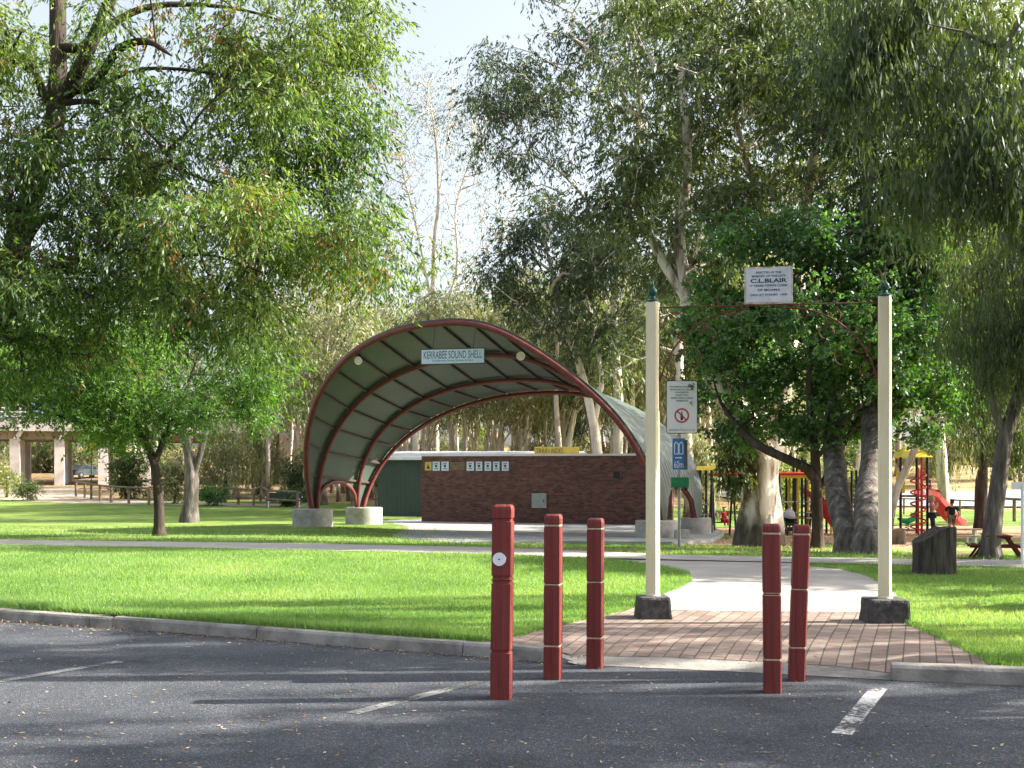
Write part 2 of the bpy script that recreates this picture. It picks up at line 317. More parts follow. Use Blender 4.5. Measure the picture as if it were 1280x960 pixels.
# ---------------------------------------------------------------- mesh builder
class MB:
    def __init__(s): s.v = []; s.f = []; s.uv = None
    def add(s, vs, fs):
        o = len(s.v); s.v += [tuple(v) for v in vs]; s.f += [tuple(i+o for i in f) for f in fs]; return s
    def box(s, c, size, rot=None, bev=0):
        c = Vector(c); h = Vector(size)/2
        pts = []
        if bev > 0:
            b_ = min(bev, min(h)*.9)
            bm = bmesh.new(); bmesh.ops.create_cube(bm, size=1)
            for v in bm.verts: v.co = Vector((v.co.x*size[0], v.co.y*size[1], v.co.z*size[2]))
            bmesh.ops.bevel(bm, geom=bm.edges[:], offset=b_, segments=2, affect='EDGES', profile=.6)
            vs = [v.co.copy() for v in bm.verts]; bm.verts.index_update()
            fs = [[v.index for v in f.verts] for f in bm.faces]; bm.free()
        else:
            vs = [Vector((x*h.x, y*h.y, z*h.z)) for x in (-1,1) for y in (-1,1) for z in (-1,1)]
            fs = [(0,1,3,2), (4,6,7,5), (0,4,5,1), (2,3,7,6), (0,2,6,4), (1,5,7,3)]
        if rot is not None: vs = [rot @ v for v in vs]
        return s.add([c+v for v in vs], fs)
    def tube(s, path, rad, n=8, cap=True, flat=None):
        path = [Vector(p) for p in path]
        if not hasattr(rad, '__len__'): rad = [rad]*len(path)
        rings = []; ref = None
        for i, p in enumerate(path):
            d = (path[min(i+1, len(path)-1)]-path[max(i-1, 0)])
            if d.length < 1e-9: d = Vector((0,0,1))
            d.normalize()
            if ref is None:
                ref = Vector((1,0,0)) if abs(d.x) < .8 else Vector((0,1,0))
            u = (ref-d*ref.dot(d)).normalized(); w = d.cross(u); ref = u
            rings.append([p+(u*math.cos(2*math.pi*(k+.5)/n)+w*math.sin(2*math.pi*(k+.5)/n))*rad[i] for k in range(n)])
        vs = [v for r_ in rings for v in r_]; fs = []
        for i in range(len(path)-1):
            for k in range(n):
                fs.append((i*n+k, i*n+(k+1)%n, (i+1)*n+(k+1)%n, (i+1)*n+k))
        if cap: fs.append(tuple(range(n-1, -1, -1))); fs.append(tuple((len(path)-1)*n+k for k in range(n)))
        return s.add(vs, fs)
    def lathe(s, c, prof, n=16, wob=0):
        c = Vector(c); vs = []; fs = []
        for (r_, z) in prof:
            for k in range(n):
                a = 2*math.pi*k/n; vs.append(c+Vector((math.cos(a)*r_, math.sin(a)*r_, z)))
        for i in range(len(prof)-1):
            for k in range(n): fs.append((i*n+k, i*n+(k+1)%n, (i+1)*n+(k+1)%n, (i+1)*n+k))
        fs.append(tuple(range(n-1, -1, -1))); fs.append(tuple((len(prof)-1)*n+k for k in range(n)))
        return s.add(vs, fs)
    def prism(s, pts, off):
        """closed outline pts (3D, planar) extruded by vector off"""
        n = len(pts); off = Vector(off); pts = [Vector(p) for p in pts]
        vs = pts+[p+off for p in pts]
        fs = [tuple(range(n-1, -1, -1)), tuple(range(n, 2*n))]+[(i, (i+1)%n, n+(i+1)%n, n+i) for i in range(n)]
        return s.add(vs, fs)
    def build(s, name, mat, parent=None, smooth=False, origin=None, fix=True):
        o0 = Vector(origin) if origin is not None else (world_of(parent) if parent is not None else Vector((0,0,0)))
        me = bpy.data.meshes.new(name)
        me.from_pydata([tuple(Vector(v)-o0) for v in s.v], [], s.f); me.update()
        if fix:
            bm = bmesh.new(); bm.from_mesh(me); bmesh.ops.recalc_face_normals(bm, faces=bm.faces[:]); bm.to_mesh(me); bm.free()
        if smooth:
            me.polygons.foreach_set('use_smooth', [True]*len(me.polygons))
            if smooth is not True: me.set_sharp_from_angle(angle=R(smooth))
        if mat: me.materials.append(mat)
        o = bpy.data.objects.new(name, me); COL.objects.link(o)
        if parent is not None: o.parent = parent
        else: o.location = o0
        return o
def world_of(o):
    p = Vector((0,0,0))
    while o is not None: p += o.location; o = o.parent
    return p
def text(name, body, width, height, center, u, up, nrm, mat, parent, depth=.002, maxw=False, bold=0):
    cu = bpy.data.curves.new(name+'_curve', 'FONT'); cu.body = body; cu.align_x = 'CENTER'; cu.align_y = 'CENTER'; cu.extrude = .004
    cu.offset = bold
    to = bpy.data.objects.new('tmp_text', cu); COL.objects.link(to)
    dg = bpy.context.evaluated_depsgraph_get(); dg.update()
    me = bpy.data.meshes.new_from_object(to.evaluated_get(dg)); bpy.data.objects.remove(to); bpy.data.curves.remove(cu)
    xs = [v.co.x for v in me.vertices]; ys = [v.co.y for v in me.vertices]
    cx = (min(xs)+max(xs))/2; cy = (min(ys)+max(ys))/2; sx = width/(max(xs)-min(xs)); sy = height/(max(ys)-min(ys))
    o0 = world_of(parent); u = Vector(u).normalized(); up = Vector(up).normalized(); nrm = Vector(nrm).normalized()
    for v in me.vertices:
        c = v.co.copy()
        v.co = Vector(center)-o0+u*((c.x-cx)*sx)+up*((c.y-cy)*sy)+nrm*(depth if c.z > 0 else -.001)
    me.materials.clear(); me.materials.append(mat)
    o = bpy.data.objects.new(name, me); COL.objects.link(o); o.parent = parent; return o

def sheet(name, poly, mat, off, zf=G, step=1.0, kind='structure', steps_near=None):
    """flat polygon draped on the ground height function, diced so it follows it"""
    bm = bmesh.new()
    vs = [bm.verts.new((x, y, 0)) for x, y in poly]; bm.faces.new(vs)
    x0, x1 = min(p[0] for p in poly), max(p[0] for p in poly); y0, y1 = min(p[1] for p in poly), max(p[1] for p in poly)
    def cuts(a, b, st):
        k = math.floor(a/st)+1
        while k*st < b: yield k*st; k += 1
    for y in cuts(y0, y1, step):
        bmesh.ops.bisect_plane(bm, geom=bm.verts[:]+bm.edges[:]+bm.faces[:], plane_co=(0,y,0), plane_no=(0,1,0), dist=1e-5)
    for x in cuts(x0, x1, step):
        bmesh.ops.bisect_plane(bm, geom=bm.verts[:]+bm.edges[:]+bm.faces[:], plane_co=(x,0,0), plane_no=(1,0,0), dist=1e-5)
    bmesh.ops.triangulate(bm, faces=[f for f in bm.faces if len(f.verts) > 4])
    for v in bm.verts: v.co.z = zf(v.co.x, v.co.y)+off
    bmesh.ops.recalc_face_normals(bm, faces=bm.faces[:])
    if sum(f.normal.z for f in bm.faces) < 0: bmesh.ops.reverse_faces(bm, faces=bm.faces[:])
    for f in bm.faces: f.smooth = True
    me = bpy.data.meshes.new(name); bm.to_mesh(me); bm.free(); me.materials.append(mat)
    o = bpy.data.objects.new(name, me); COL.objects.link(o); tag(o, kind=kind); return o
def inpoly(xs, ys, poly):
    ins = np.zeros(len(xs), bool); n = len(poly)
    for i in range(n):
        x1, y1 = poly[i]; x2, y2 = poly[(i+1) % n]
        c = ((y1 > ys) != (y2 > ys))
        with np.errstate(divide='ignore', invalid='ignore'):
            xi = (x2-x1)*(ys-y1)/((y2-y1) if y2 != y1 else 1e-9)+x1
        ins ^= c & (xs < xi)
    return ins
def np_mesh(name, verts, nper, mat, parent=None, tint=None, smooth=False, origin=(0,0,0)):
    """verts: (nfaces*nper,3), every face has its own nper vertices"""
    me = bpy.data.meshes.new(name); nv = len(verts); nf = nv//nper
    me.vertices.add(nv); me.vertices.foreach_set('co', (verts-np.array(origin)).astype(np.float32).ravel())
    me.loops.add(nv); me.loops.foreach_set('vertex_index', np.arange(nv, dtype=np.int32))
    me.polygons.add(nf); me.polygons.foreach_set('loop_start', np.arange(0, nv, nper, dtype=np.int32))
    try: me.polygons.foreach_set('loop_total', np.full(nf, nper, dtype=np.int32))
    except Exception: pass
    me.update(calc_edges=True)
    if tint is not None:
        a = me.attributes.new('tint', 'FLOAT', 'FACE'); a.data.foreach_set('value', tint.astype(np.float32))
    me.materials.append(mat)
    o = bpy.data.objects.new(name, me); COL.objects.link(o)
    if parent is not None: o.parent = parent
    return o

# ---------------------------------------------------------------- trees
def unit(a): return a/np.maximum(1e-9, np.linalg.norm(a, axis=-1, keepdims=True))
def leaves(centers, per, spread, ll, lw, droop, tintc, hang=0, rs=None, tmax=False):
    """rhombus leaves round each clump centre; droop 0 (random) .. 1 (hanging)"""
    rs = rs or RNG
    n = len(centers)*per
    c = np.repeat(centers, per, axis=0); tc = np.repeat(tintc, per)
    off = rs.normal(0, 1, (n, 3))*np.array(spread)
    if hang > 0:
        # strands: leaves strung down thin lines below the clump
        k = 5; sid = np.tile(np.arange(per) % k, len(centers))+np.repeat(np.arange(len(centers))*k, per)
        so = rs.normal(0, 1, (len(centers)*k, 3))*np.array(spread); off = so[sid]*1.0+rs.normal(0, .05, (n, 3))
        off[:, 2] -= rs.random(n)*hang*(.5+.5*rs.random(len(centers)*k)[sid])
    sdir = None
    if hang <= 0:
        # sprigs: leaves set along short drooping twig ends
        k = max(3, per//11); ns = len(centers)*k; sid = rs.integers(0, k, n)+np.repeat(np.arange(len(centers))*k, per)
        s0 = rs.normal(0, .62, (ns, 3))*np.array(spread); sd = unit(rs.normal(0, 1, (ns, 3))*np.array([1, 1, .6])+s0/np.mean(spread)*.5+np.array([0, 0, -.9*droop]))
        Ls = np.mean(spread)*2.3*(.6+.8*rs.random((ns, 1))); q = rs.random((n, 1)); sdir = sd[sid]
        off = s0[sid]+sdir*Ls[sid]*q+np.array([0, 0, -1.0])*(q**2)*Ls[sid]*.35*droop+rs.normal(0, ll*.16, (n, 3))
        tc = tc+rs.normal(0, .10, ns)[sid]
    b = c+off
    d = unit(rs.normal(0, 1, (n, 3)))*(1-droop)+np.array([0,0,-1.0])*droop+rs.normal(0, .25, (n,3))*droop
    if sdir is not None: d = d*.75+sdir*.55
    d = unit(d)
    w = unit(np.cross(d, unit(rs.normal(0, 1, (n, 3)))))
    L = ll*(.45+1.0*rs.random((n, 1))); W = lw*(.5+.9*rs.random((n, 1)))
    v = np.stack([b, b+d*L*.45+w*W*.5, b+d*L, b+d*L*.45-w*W*.5], axis=1).reshape(-1, 3)
    t = np.clip(tc+rs.normal(0, .16, n), 0, .8 if tmax else 1)
    return v, t
def tubes_mesh(chains, mat, name, parent, origin, displace=0):
    V = []; Fc = []; off = 0
    for pts, rad, n in chains:
        pts = np.array(pts, float); m = len(pts); rad = np.array(rad, float)
        d = np.gradient(pts, axis=0); d = unit(d)
        ref = np.array([1.,0,0]) if abs(d[0,0]) < .8 else np.array([0,1.,0])
        us = np.zeros_like(pts)
        for i in range(m):
            ref = ref-d[i]*ref.dot(d[i]); ref /= max(1e-9, np.linalg.norm(ref)); us[i] = ref
        ws = np.cross(d, us); a = 2*np.pi*np.arange(n)/n
        rr = np.repeat(rad[:, None], n, 1)
        if displace and rad[0] > .08:
            for i in range(m):
                for k in range(n):
                    q = pts[i]+us[i]*math.cos(a[k])*rad[i]*1.5+ws[i]*math.sin(a[k])*rad[i]*1.5
                    rr[i, k] *= 1+displace*noise.noise(Vector((q[0]*2.2, q[1]*2.2, q[2]*.55)))+displace*.35*noise.noise(Vector((q[0]*7, q[1]*7, q[2]*2)))
        v = pts[:, None]+us[:, None]*(np.cos(a)[None, :, None]*rr[..., None])+ws[:, None]*(np.sin(a)[None, :, None]*rr[..., None])
        V.append(v.reshape(-1, 3))
        i = np.arange(m-1)[:, None]*n; k = np.arange(n)[None]; k2 = (k+1) % n
        Fc.append((np.stack([i+k, i+k2, i+n+k2, i+n+k], -1).reshape(-1, 4))+off)
        off += m*n
    V = np.concatenate(V)-np.array(origin); Fc = np.concatenate(Fc)
    me = bpy.data.meshes.new(name)
    me.vertices.add(len(V)); me.vertices.foreach_set('co', V.astype(np.float32).ravel())
    me.loops.add(Fc.size); me.loops.foreach_set('vertex_index', Fc.astype(np.int32).ravel())
    me.polygons.add(len(Fc)); me.polygons.foreach_set('loop_start', np.arange(0, Fc.size, 4, dtype=np.int32))
    me.update(calc_edges=True)
    me.polygons.foreach_set('use_smooth', [True]*len(me.polygons))
    me.materials.append(mat)
    o = bpy.data.objects.new(name, me); COL.objects.link(o); o.parent = parent
    return o
def resample(path, step):
    out = [path[0]]
    # catmull-rom through the measured points
    P_ = [np.array(p, float) for p in path]
    P_ = [2*P_[0]-P_[1]]+P_+[2*P_[-1]-P_[-2]]
    for i in range(1, len(P_)-2):
        a, b, c, d = P_[i-1], P_[i], P_[i+1], P_[i+2]
        k = max(1, int(np.linalg.norm((c-b)[:3])/step))
        for j in range(1, k+1):
            t = j/k
            out.append(tuple(.5*((2*b)+(-a+c)*t+(2*a-5*b+4*c-d)*t*t+(-a+3*b-3*c+d)*t**3)))
    return out
def tree(name, label, cat, base, limbs, blobs, leafm, barkm, per=70, spread=(.45,.45,.3), ll=.1, lw=.03, droop=.3, hang=0,
         rtip=.008, step=.6, group=None, seed=1, gap=0.0, displace=.0, sides=(12, 6, 4), shell=.35, up=.12, extra=None, minr=0, flare=1.5, clump=9, rise=.5):
    """limbs: list of [(x,y,z,r),...] world, the first is the trunk. blobs: (centre, (rx,ry,rz), n)."""
    rs = np.random.default_rng(seed); base = Vector(base)
    root = empty(name, base, label, cat, group)
    nodes = []; par = []; rad0 = []
    for li, path in enumerate(limbs):
        pts = resample(path, step*.7)
        if li == 0: prev = -1
        else:
            q = np.array(pts[0][:3]); A = np.array(nodes); prev = int(np.argmin(np.linalg.norm(A-q, axis=1)))
            if np.linalg.norm(A[prev]-q) < step: pts = pts[1:]
        for p in pts:
            nodes.append(tuple(p[:3])); par.append(prev); rad0.append(max(.005, p[3])); prev = len(nodes)-1
    if flare and limbs:
        z0 = nodes[0][2]
        for i in range(min(len(limbs[0])*6, len(nodes))):
            h = (nodes[i][2]-z0)/(rad0[0]*2.6+.01)
            if 0 <= h < 1: rad0[i] *= 1+(flare-1)*(1-h)**2.2
    att = []
    for c, r_, n in blobs:
        if clump and n > 24:
            m = max(3, int(n/clump)); dd = rs.normal(0, 1, (m, 3)); dd /= np.linalg.norm(dd, axis=1, keepdims=True)
            cc = np.array(c)+dd*(rs.random((m, 1))**.38)*np.array(r_)
            sz = .85*(np.prod(r_)/m)**(1/3)
            for i in range(n):
                q = cc[rs.integers(m)]+rs.normal(0, 1, 3)*sz*np.array([.55, .55, .38]); att.append(q)
            continue
        k = 0; tries = 0
        while k < n and tries < n*12:
            tries += 1
            d = rs.normal(0, 1, 3); d /= np.linalg.norm(d); q = d*(rs.random()**shell)
            p = np.array(c)+q*np.array(r_)
            if gap and noise.noise(Vector(p)*(1.1/max(.4, min(r_)*.55)))+.15*rs.normal() < gap-.35: continue
            att.append(p); k += 1
    att = np.array(att); A = np.array(nodes)
    dist = np.min(np.linalg.norm(att[:, None]-A[None, ::2], axis=2), axis=1)
    att = att[np.argsort(dist)]
    cap = len(nodes)+len(att)*30; NA = np.zeros((cap, 3)); NA[:len(nodes)] = A; cnt = len(nodes); par = list(par)
    tips = []; ntr = cnt; z_low = nodes[0][2]
    tr_ok = np.ones(cap, bool)
    lowcut = z_low+.12*(max(p[2] for p in nodes)-z_low)
    for q in att:
        X = NA[:cnt]; dd = np.linalg.norm(X-q, axis=1)+rise*np.maximum(0, X[:, 2]-q[2]+.55*np.hypot(X[:, 0]-q[0], X[:, 1]-q[1]))+(X[:, 2] < lowcut)*3.0
        j = int(np.argmin(dd)); p0 = X[j].copy(); L = np.linalg.norm(q-p0)
        k = max(1, int(L/step)); mid = (p0+q)/2+np.array([0,0,up*L])+rs.normal(0, .07, 3)*L
        prev = j
        for i in range(1, k+1):
            t = i/k; x = (1-t)**2*p0+2*t*(1-t)*mid+t*t*q
            if i < k: x = x+rs.normal(0, .03*step, 3)
            NA[cnt] = x; par.append(prev); rad0.append(0); prev = cnt; cnt += 1
        tips.append(prev)
    w = np.zeros(cnt); ch = [[] for _ in range(cnt)]
    for t in tips: w[t] += 1
    for i in range(cnt-1, 0, -1):
        if par[i] >= 0: w[par[i]] += w[i]
    for i in range(cnt):
        if par[i] >= 0: ch[par[i]].append(i)
    rad = np.maximum(rtip*np.power(np.maximum(w, 1), .46), np.array(rad0[:cnt]))
    for i in range(ntr):
        if rad0[i] > 0: rad[i] = max(rad0[i], rtip)
    for i in range(ntr, cnt):
        rad[i] = min(rad[i], rad[par[i]]*.9)
    chains = []; stack = [0]+[i for i in range(1, cnt) if par[i] == -1]
    while stack:
        s0 = stack.pop(); pts = []; rr = []
        if par[s0] >= 0: pts.append(NA[par[s0]]); rr.append(min(rad[s0]*1.15, rad[par[s0]]))
        i = s0
        while True:
            pts.append(NA[i]); rr.append(rad[i])
            if not ch[i]: break
            c_ = sorted(ch[i], key=lambda k_: -rad[k_]); stack += c_[1:]; i = c_[0]
        if len(pts) < 2: continue
        mx = max(rr)
        if mx < minr: continue
        n = sides[0] if mx > .12 else sides[1] if mx > .03 else sides[2]
        rr[-1] *= .5
        chains.append((pts, rr, n))
    tubes_mesh(chains, barkm, 'trunk', root, base, displace)
    cs = NA[np.array(tips)]
    tc = np.array([.42+.55*noise.noise(Vector(c)*.45) for c in cs])+rs.normal(0, .08, len(cs))
    v, t = leaves(cs, per, spread, ll, lw, droop, tc, hang, rs, bool(extra))
    if extra:  # (share, tint) dry leaves and seed clusters
        k = rs.random(len(t)) < 0; cl = np.repeat(rs.random(len(cs)) < extra[0], per); t[cl] = np.clip(extra[1]+rs.normal(0, .04, cl.sum()), 0, 1)
    np_mesh('crown', v, 4, leafm, root, t, origin=base)
    return root
# ================================================================ world, sun, camera
SUN_EL, SUN_AZ = R(33), R(4)
tosun = Vector((math.cos(SUN_EL)*math.cos(SUN_AZ), math.cos(SUN_EL)*math.sin(SUN_AZ), math.sin(SUN_EL)))
w = bpy.data.worlds.new('World'); scene.world = w; w.use_nodes = True
nt = w.node_tree; bg = nt.nodes['Background']
sky = nt.nodes.new('ShaderNodeTexSky'); sky.sky_type = 'NISHITA'; sky.sun_disc = False
sky.sun_elevation = SUN_EL; sky.sun_rotation = math.pi/2-SUN_AZ; sky.air_density = 1.0; sky.dust_density = 4.5; sky.ozone_density = 1.2
hs = nt.nodes.new('ShaderNodeHueSaturation'); hs.inputs['Saturation'].default_value = .5; hs.inputs['Value'].default_value = 1.32
nt.links.new(sky.outputs[0], hs.inputs['Color']); nt.links.new(hs.outputs[0], bg.inputs[0]); bg.inputs[1].default_value = .08
sl = bpy.data.lights.new('sun', 'SUN'); sl.energy = 5.0; sl.angle = R(.53); sl.color = (1, .93, .82)
so = bpy.data.objects.new('sun', sl); COL.objects.link(so); so.rotation_euler = (-tosun).to_track_quat('-Z', 'Y').to_euler(); so.location = (30, 0, 40)
cam = bpy.data.cameras.new('camera'); co = bpy.data.objects.new('camera', cam); COL.objects.link(co)
cam.sensor_width = 36; cam.lens = F/1280*36; cam.shift_y = (HZ-480)/1280; cam.clip_end = 2000; cam.clip_start = .1
co.location = (0, 0, CAMZ); co.rotation_euler = (R(90), 0, 0); scene.camera = co
scene.view_settings.view_transform = 'Standard'; scene.view_settings.look = 'None'; scene.view_settings.gamma = 1
scene.view_settings.exposure = EXPOSURE
scene.render.engine = 'CYCLES'
try:
    scene.cycles.max_bounces = 6; scene.cycles.diffuse_bounces = 3; scene.cycles.transmission_bounces = 4; scene.cycles.transparent_max_bounces = 4
except Exception: pass

# ================================================================ ground sheets
def w2(px, py): p = gp(px, py); return (p.x, p.y)
# base terrain
def base_z(x, y):
    k = sm(26, 36, y-max(0, -x-10)*.5)
    return (1-k)*(-.05)+k*(base_g(x, y)-.09) if y < 60 else base_g(x, y)-.09+.06*sm(90, 110, y)
bm = bmesh.new()
xs = list(np.concatenate([np.arange(-420, -60, 20), np.arange(-60, 60, 2.0), np.arange(60, 421, 20)]))
ys = list(np.concatenate([np.arange(-120, 0, 20), np.arange(0, 130, 2.0), np.arange(130, 520, 15)]))
grid = [[bm.verts.new((x, y, base_z(x, y))) for x in xs] for y in ys]
for i in range(len(ys)-1):
    for j in range(len(xs)-1):
        f = bm.faces.new((grid[i][j], grid[i][j+1], grid[i+1][j+1], grid[i+1][j])); f.smooth = True
me = bpy.data.meshes.new('ground'); bm.to_mesh(me); bm.free(); me.materials.append(M['ground'])
o = bpy.data.objects.new('ground', me); COL.objects.link(o); tag(o, kind='structure')
# asphalt car park
sheet('car_park', [(-60,-60), (60,-60)]+[(x, y+.30) for x, y in reversed(KERB)], M['asphalt'], 0, zf=lambda x, y: 0, step=10)
# crossing footpath (world edges)
FU = [(-60,60), (-30, 42.0)]+[w2(*p) for p in ((0,675),(320,679),(640,685),(840,694),(1010,697),(1280,701))]
FL = [(-60,56.5), (-30, 39)]+[w2(*p) for p in ((0,681.5),(320,687),(640,693.5),(700,697),(1010,704),(1280,710))]
def ext(a, b, x): return (x, b[1]+(b[1]-a[1])*(x-b[0])/(b[0]-a[0]))
FU.append(ext(FU[-2], FU[-1], 60)); FL.append(ext(FL[-2], FL[-1], 60))
FU[0:2] = [ext(FU[3], FU[2], -60)]; FL[0:2] = [ext(FL[3], FL[2], -60)]
# brick apron and path
BT = [w2(785,762), w2(900,764), w2(1010,765), w2(1128,766)]
bx = lambda x: kerb_y(x)
BR = [w2(1128,766), w2(1136,780), w2(1190,803), w2(1237,826), w2(1243,832.5)]
BL = [w2(639,797.5), w2(690,784), w2(757,769), w2(785,762)]
front = []
x = BL[0][0]
flush = [(.56+.0, .0)]
KB = .17
fr = [(BL[0][0], kerb_y(BL[0][0])+KB), (.3, kerb_y(.3)+KB), (.62, kerb_y(.62)+.30), (1.0, kerb_y(1.0)+.33), (1.385, kerb_y(1.385)+.36), (2.16, kerb_y(2.16)+.36), (2.8, kerb_y(2.8)+.33), (3.125, kerb_y(3.125)+.2), (BR[-1][0]-.05, kerb_y(BR[-1][0])+KB)]
brick_poly = fr+[BR[-1], BR[-2], BR[-3], BR[-4], BR[0]]+list(reversed(BT))[1:]+[BL[2], BL[1], BL[0]]
sheet('brick_paving', brick_poly, M['pavers'], .008, step=.5)
apron = [(x_, kerb_y(x_)) for x_ in (.5, .56, 1.0, 1.385, 2.16, 2.8, 3.05)]+[(3.14, kerb_y(3.14)), (3.14, kerb_y(3.14)+.25)]+[(a+.02, b+.02) for a, b in reversed(fr[2:7])]+[(.5, kerb_y(.5)+.25)]
sheet('concrete_apron', apron, M['kerb'], .004, step=.25)
PL = [w2(*p) for p in ((841,738),(863,727),(858,716),(830,709),(780,702))]
PR = [w2(*p) for p in ((1133,757),(1122,740),(1089,721),(1055,712),(1000,706.5))]
path_poly = [BT[0], BT[1], BT[2], BT[3]]+PR+list(reversed(PL))
def shift(p, dx, dy): return (p[0]+dx, p[1]+dy)
path_poly = [shift(p, 0, -.05) for p in path_poly[:4]]+path_poly[4:-5]+[shift(PR[-1], 0, .6), shift(PL[-1], 0, .6)]+list(reversed(PL))
sheet('concrete_path', path_poly, M['path'], .004, step=1)
sheet('footpath', FL+list(reversed(FU)), M['path'], .012, step=1)
# near lawn, left and right of the entrance path
kb = [(x_, y_+KB-.01) for x_, y_ in KERB if x_ <= -.2]
lawn_l = kb+[BL[0], BL[1], BL[2], BL[3]]+PL+[shift(FL[3], 0, .02)]
fl_x = [p for p in FL if p[0] < PL[-1][0]-.3]
lawn_l = kb+BL+PL+[shift(PL[-1], 0, .7)]+[shift(p, 0, .12) for p in reversed(fl_x)]
kr = [(x_, y_+KB-.01) for x_, y_ in KERB if x_ > BR[-1][0]]
fr_x = [p for p in FL if p[0] > PR[-1][0]+.3]
lawn_r = [shift(PR[-1], 0, .7)]+list(reversed(PR))+BR+kr+[shift(p, 0, .12) for p in reversed(fr_x)]
sheet('lawn', lawn_l, M['lawn'], 0, step=1); sheet('lawn', lawn_r, M['lawn'], 0, step=1)
# far lawn beyond the footpath
UL = [p for p in FU]
far = [shift(p, 0, -.12) for p in UL]+[(60, 31.0), (24, 29.5), w2(1280,706.0), w2(1160,694), w2(1100,688), w2(900,683.5), (8.6, 40.0), (7.0, 47), (2, 60), (-4, 72), (-20, 84), (-60, 86)]
far = [shift(p, 0, -.12) for p in UL]+[(60, 32.5), (25, 31.5)]+[w2(1200,696.5), w2(1100,687), w2(900,682.5), w2(850,679)]+[(8.8, 44), (9, 50), (6, 62), (-4, 72), (-14, 80), (-26, 84), (-60, 86)]
sheet('lawn', far, M['lawn'], .002, step=2)
# playground bark and grass beyond
sheet('playground_mulch', [(5.6, 38.5), w2(850,679.3), w2(900,682.8), w2(1100,687.3), w2(1200,696.8), (25, 31.8), (40, 40), (40, 52), (20, 56), (9.3, 54), (8.9, 44)], M['mulch'], .006, step=2)
sheet('grass_strip', [(7.4, 60), (9.6, 54.5), (20, 56.5), (40, 52.5), (60, 60), (60, 74), (20, 74), (8, 78)], M['lawn'], .006, step=2)
sheet('grass_patch', [w2(1142,689), w2(1280,698), w2(1280,676), w2(1200,673), w2(1139,678)], M['lawn'], .012, step=1)
sheet('grass_patch', [w2(985,684.8), w2(1045,685.6), w2(1040,679), w2(990,677.5)], M['lawn'], .012, step=1)
sheet('road', [(20, 80), (60, 76), (120, 70), (120, 108), (60, 112), (22, 108), (16, 96)], M['road'], .03, step=3)
sheet('dirt_path', [(-60, 84), (-42, 86), (-34, 80), (-26, 76.5), (-14, 74), (-14, 77), (-25, 80), (-31, 85), (-36, 92), (-40, 104), (-60, 108)], M['bare'], .02, step=2)

# kerbs: swept profile with joints
def kerb(name, pts, endl=None):
    mb = MB(); prof = [(0, -.02), (.012, .10), (.03, .122), (.05, .128), (KB, .128), (KB, -.02)]
    rr = resample([(a, b, 0, 1) for a, b in pts], .35)
    segs = []; acc = 0; cur = [rr[0]]
    for a, b in zip(rr, rr[1:]):
        acc += math.dist(a[:2], b[:2]); cur.append(b)
        if acc > 2.4: segs.append(cur); cur = [b]; acc = 0
    if len(cur) > 1: segs.append(cur)
    total = len(segs)
    for si, sg in enumerate(segs):
        rings = []; wob = random.uniform(-.006, .006)
        for i, p in enumerate(sg):
            a = Vector(sg[max(0, i-1)][:2]); b = Vector(sg[min(len(sg)-1, i+1)][:2]); d = (b-a).normalized(); nn = Vector((-d.y, d.x))
            q = Vector(p[:2])
            if i == 0: q += d*.006
            if i == len(sg)-1: q -= d*.006
            rings.append([(q.x+nn.x*u_, q.y+nn.y*u_, z_+(wob if z_ > 0 else 0)) for u_, z_ in prof])
        n = len(prof); vs = [v for r_ in rings for v in r_]
        fs = [(i*n+k, i*n+(k+1) % n, (i+1)*n+(k+1) % n, (i+1)*n+k) for i in range(len(rings)-1) for k in range(n)]
        fs += [tuple(range(n)), tuple((len(rings)-1)*n+k for k in range(n))]
        mb.add(vs, fs)
    o = mb.build(name, M['kerb']); tag(o, kind='structure'); return o
kerb('kerb', [p for p in KERB if p[0] <= -.2]+[(.3, kerb_y(.3))])
kerb('kerb', [(3.09, kerb_y(3.09))]+[p for p in KERB if p[0] > 3.2])
# transition stone sweeping down beside the ramp
mb = MB(); rings = []
for i in range(7):
    t = i/6; x_ = .3+.34*t; y_ = kerb_y(x_)+.10*t*t; h = .128*(1-t)**1.3+.006
    rings.append([(x_, y_, -.02), (x_+.0, y_+.012, h*.8), (x_, y_+.05, h), (x_+.0, y_+.05+.14, max(h, .06*(t))), (x_, y_+.2, -.02)])
n = 5; vs = [v for r_ in rings for v in r_]
mb.add(vs, [(i*n+k, i*n+(k+1) % n, (i+1)*n+(k+1) % n, (i+1)*n+k) for i in range(6) for k in range(n)]+[tuple(range(n)), tuple(30+k for k in range(n))])
tag(mb.build('kerb', M['kerb']), kind='structure')
# painted lines
def line(pts, wd, wear):
    """pts px; worn paint"""
    q = [Vector(((px-640)*2240/(py-605)/F, 2240/(py-605), .004)) for px, py in pts]
    mb = MB()
    d = (q[-1]-q[0]).normalized(); nn = Vector((-d.y, d.x, 0))*wd/2
    mb.add([q[0]-nn, q[-1]-nn, q[-1]+nn, q[0]+nn], [(0,1,2,3)])
    o = mb.build('road_marking', M['line']); a = o.data.attributes.new('wear', 'FLOAT', 'FACE'); a.data[0].value = wear; tag(o, kind='structure')
line([(1052,918), (1099,860)], .13, 1.0); line([(440,892), (600,852)], .12, .38); line([(-60,862), (150,827)], .12, .34)
line([(-900,960),(-500,860)], .12, .5)

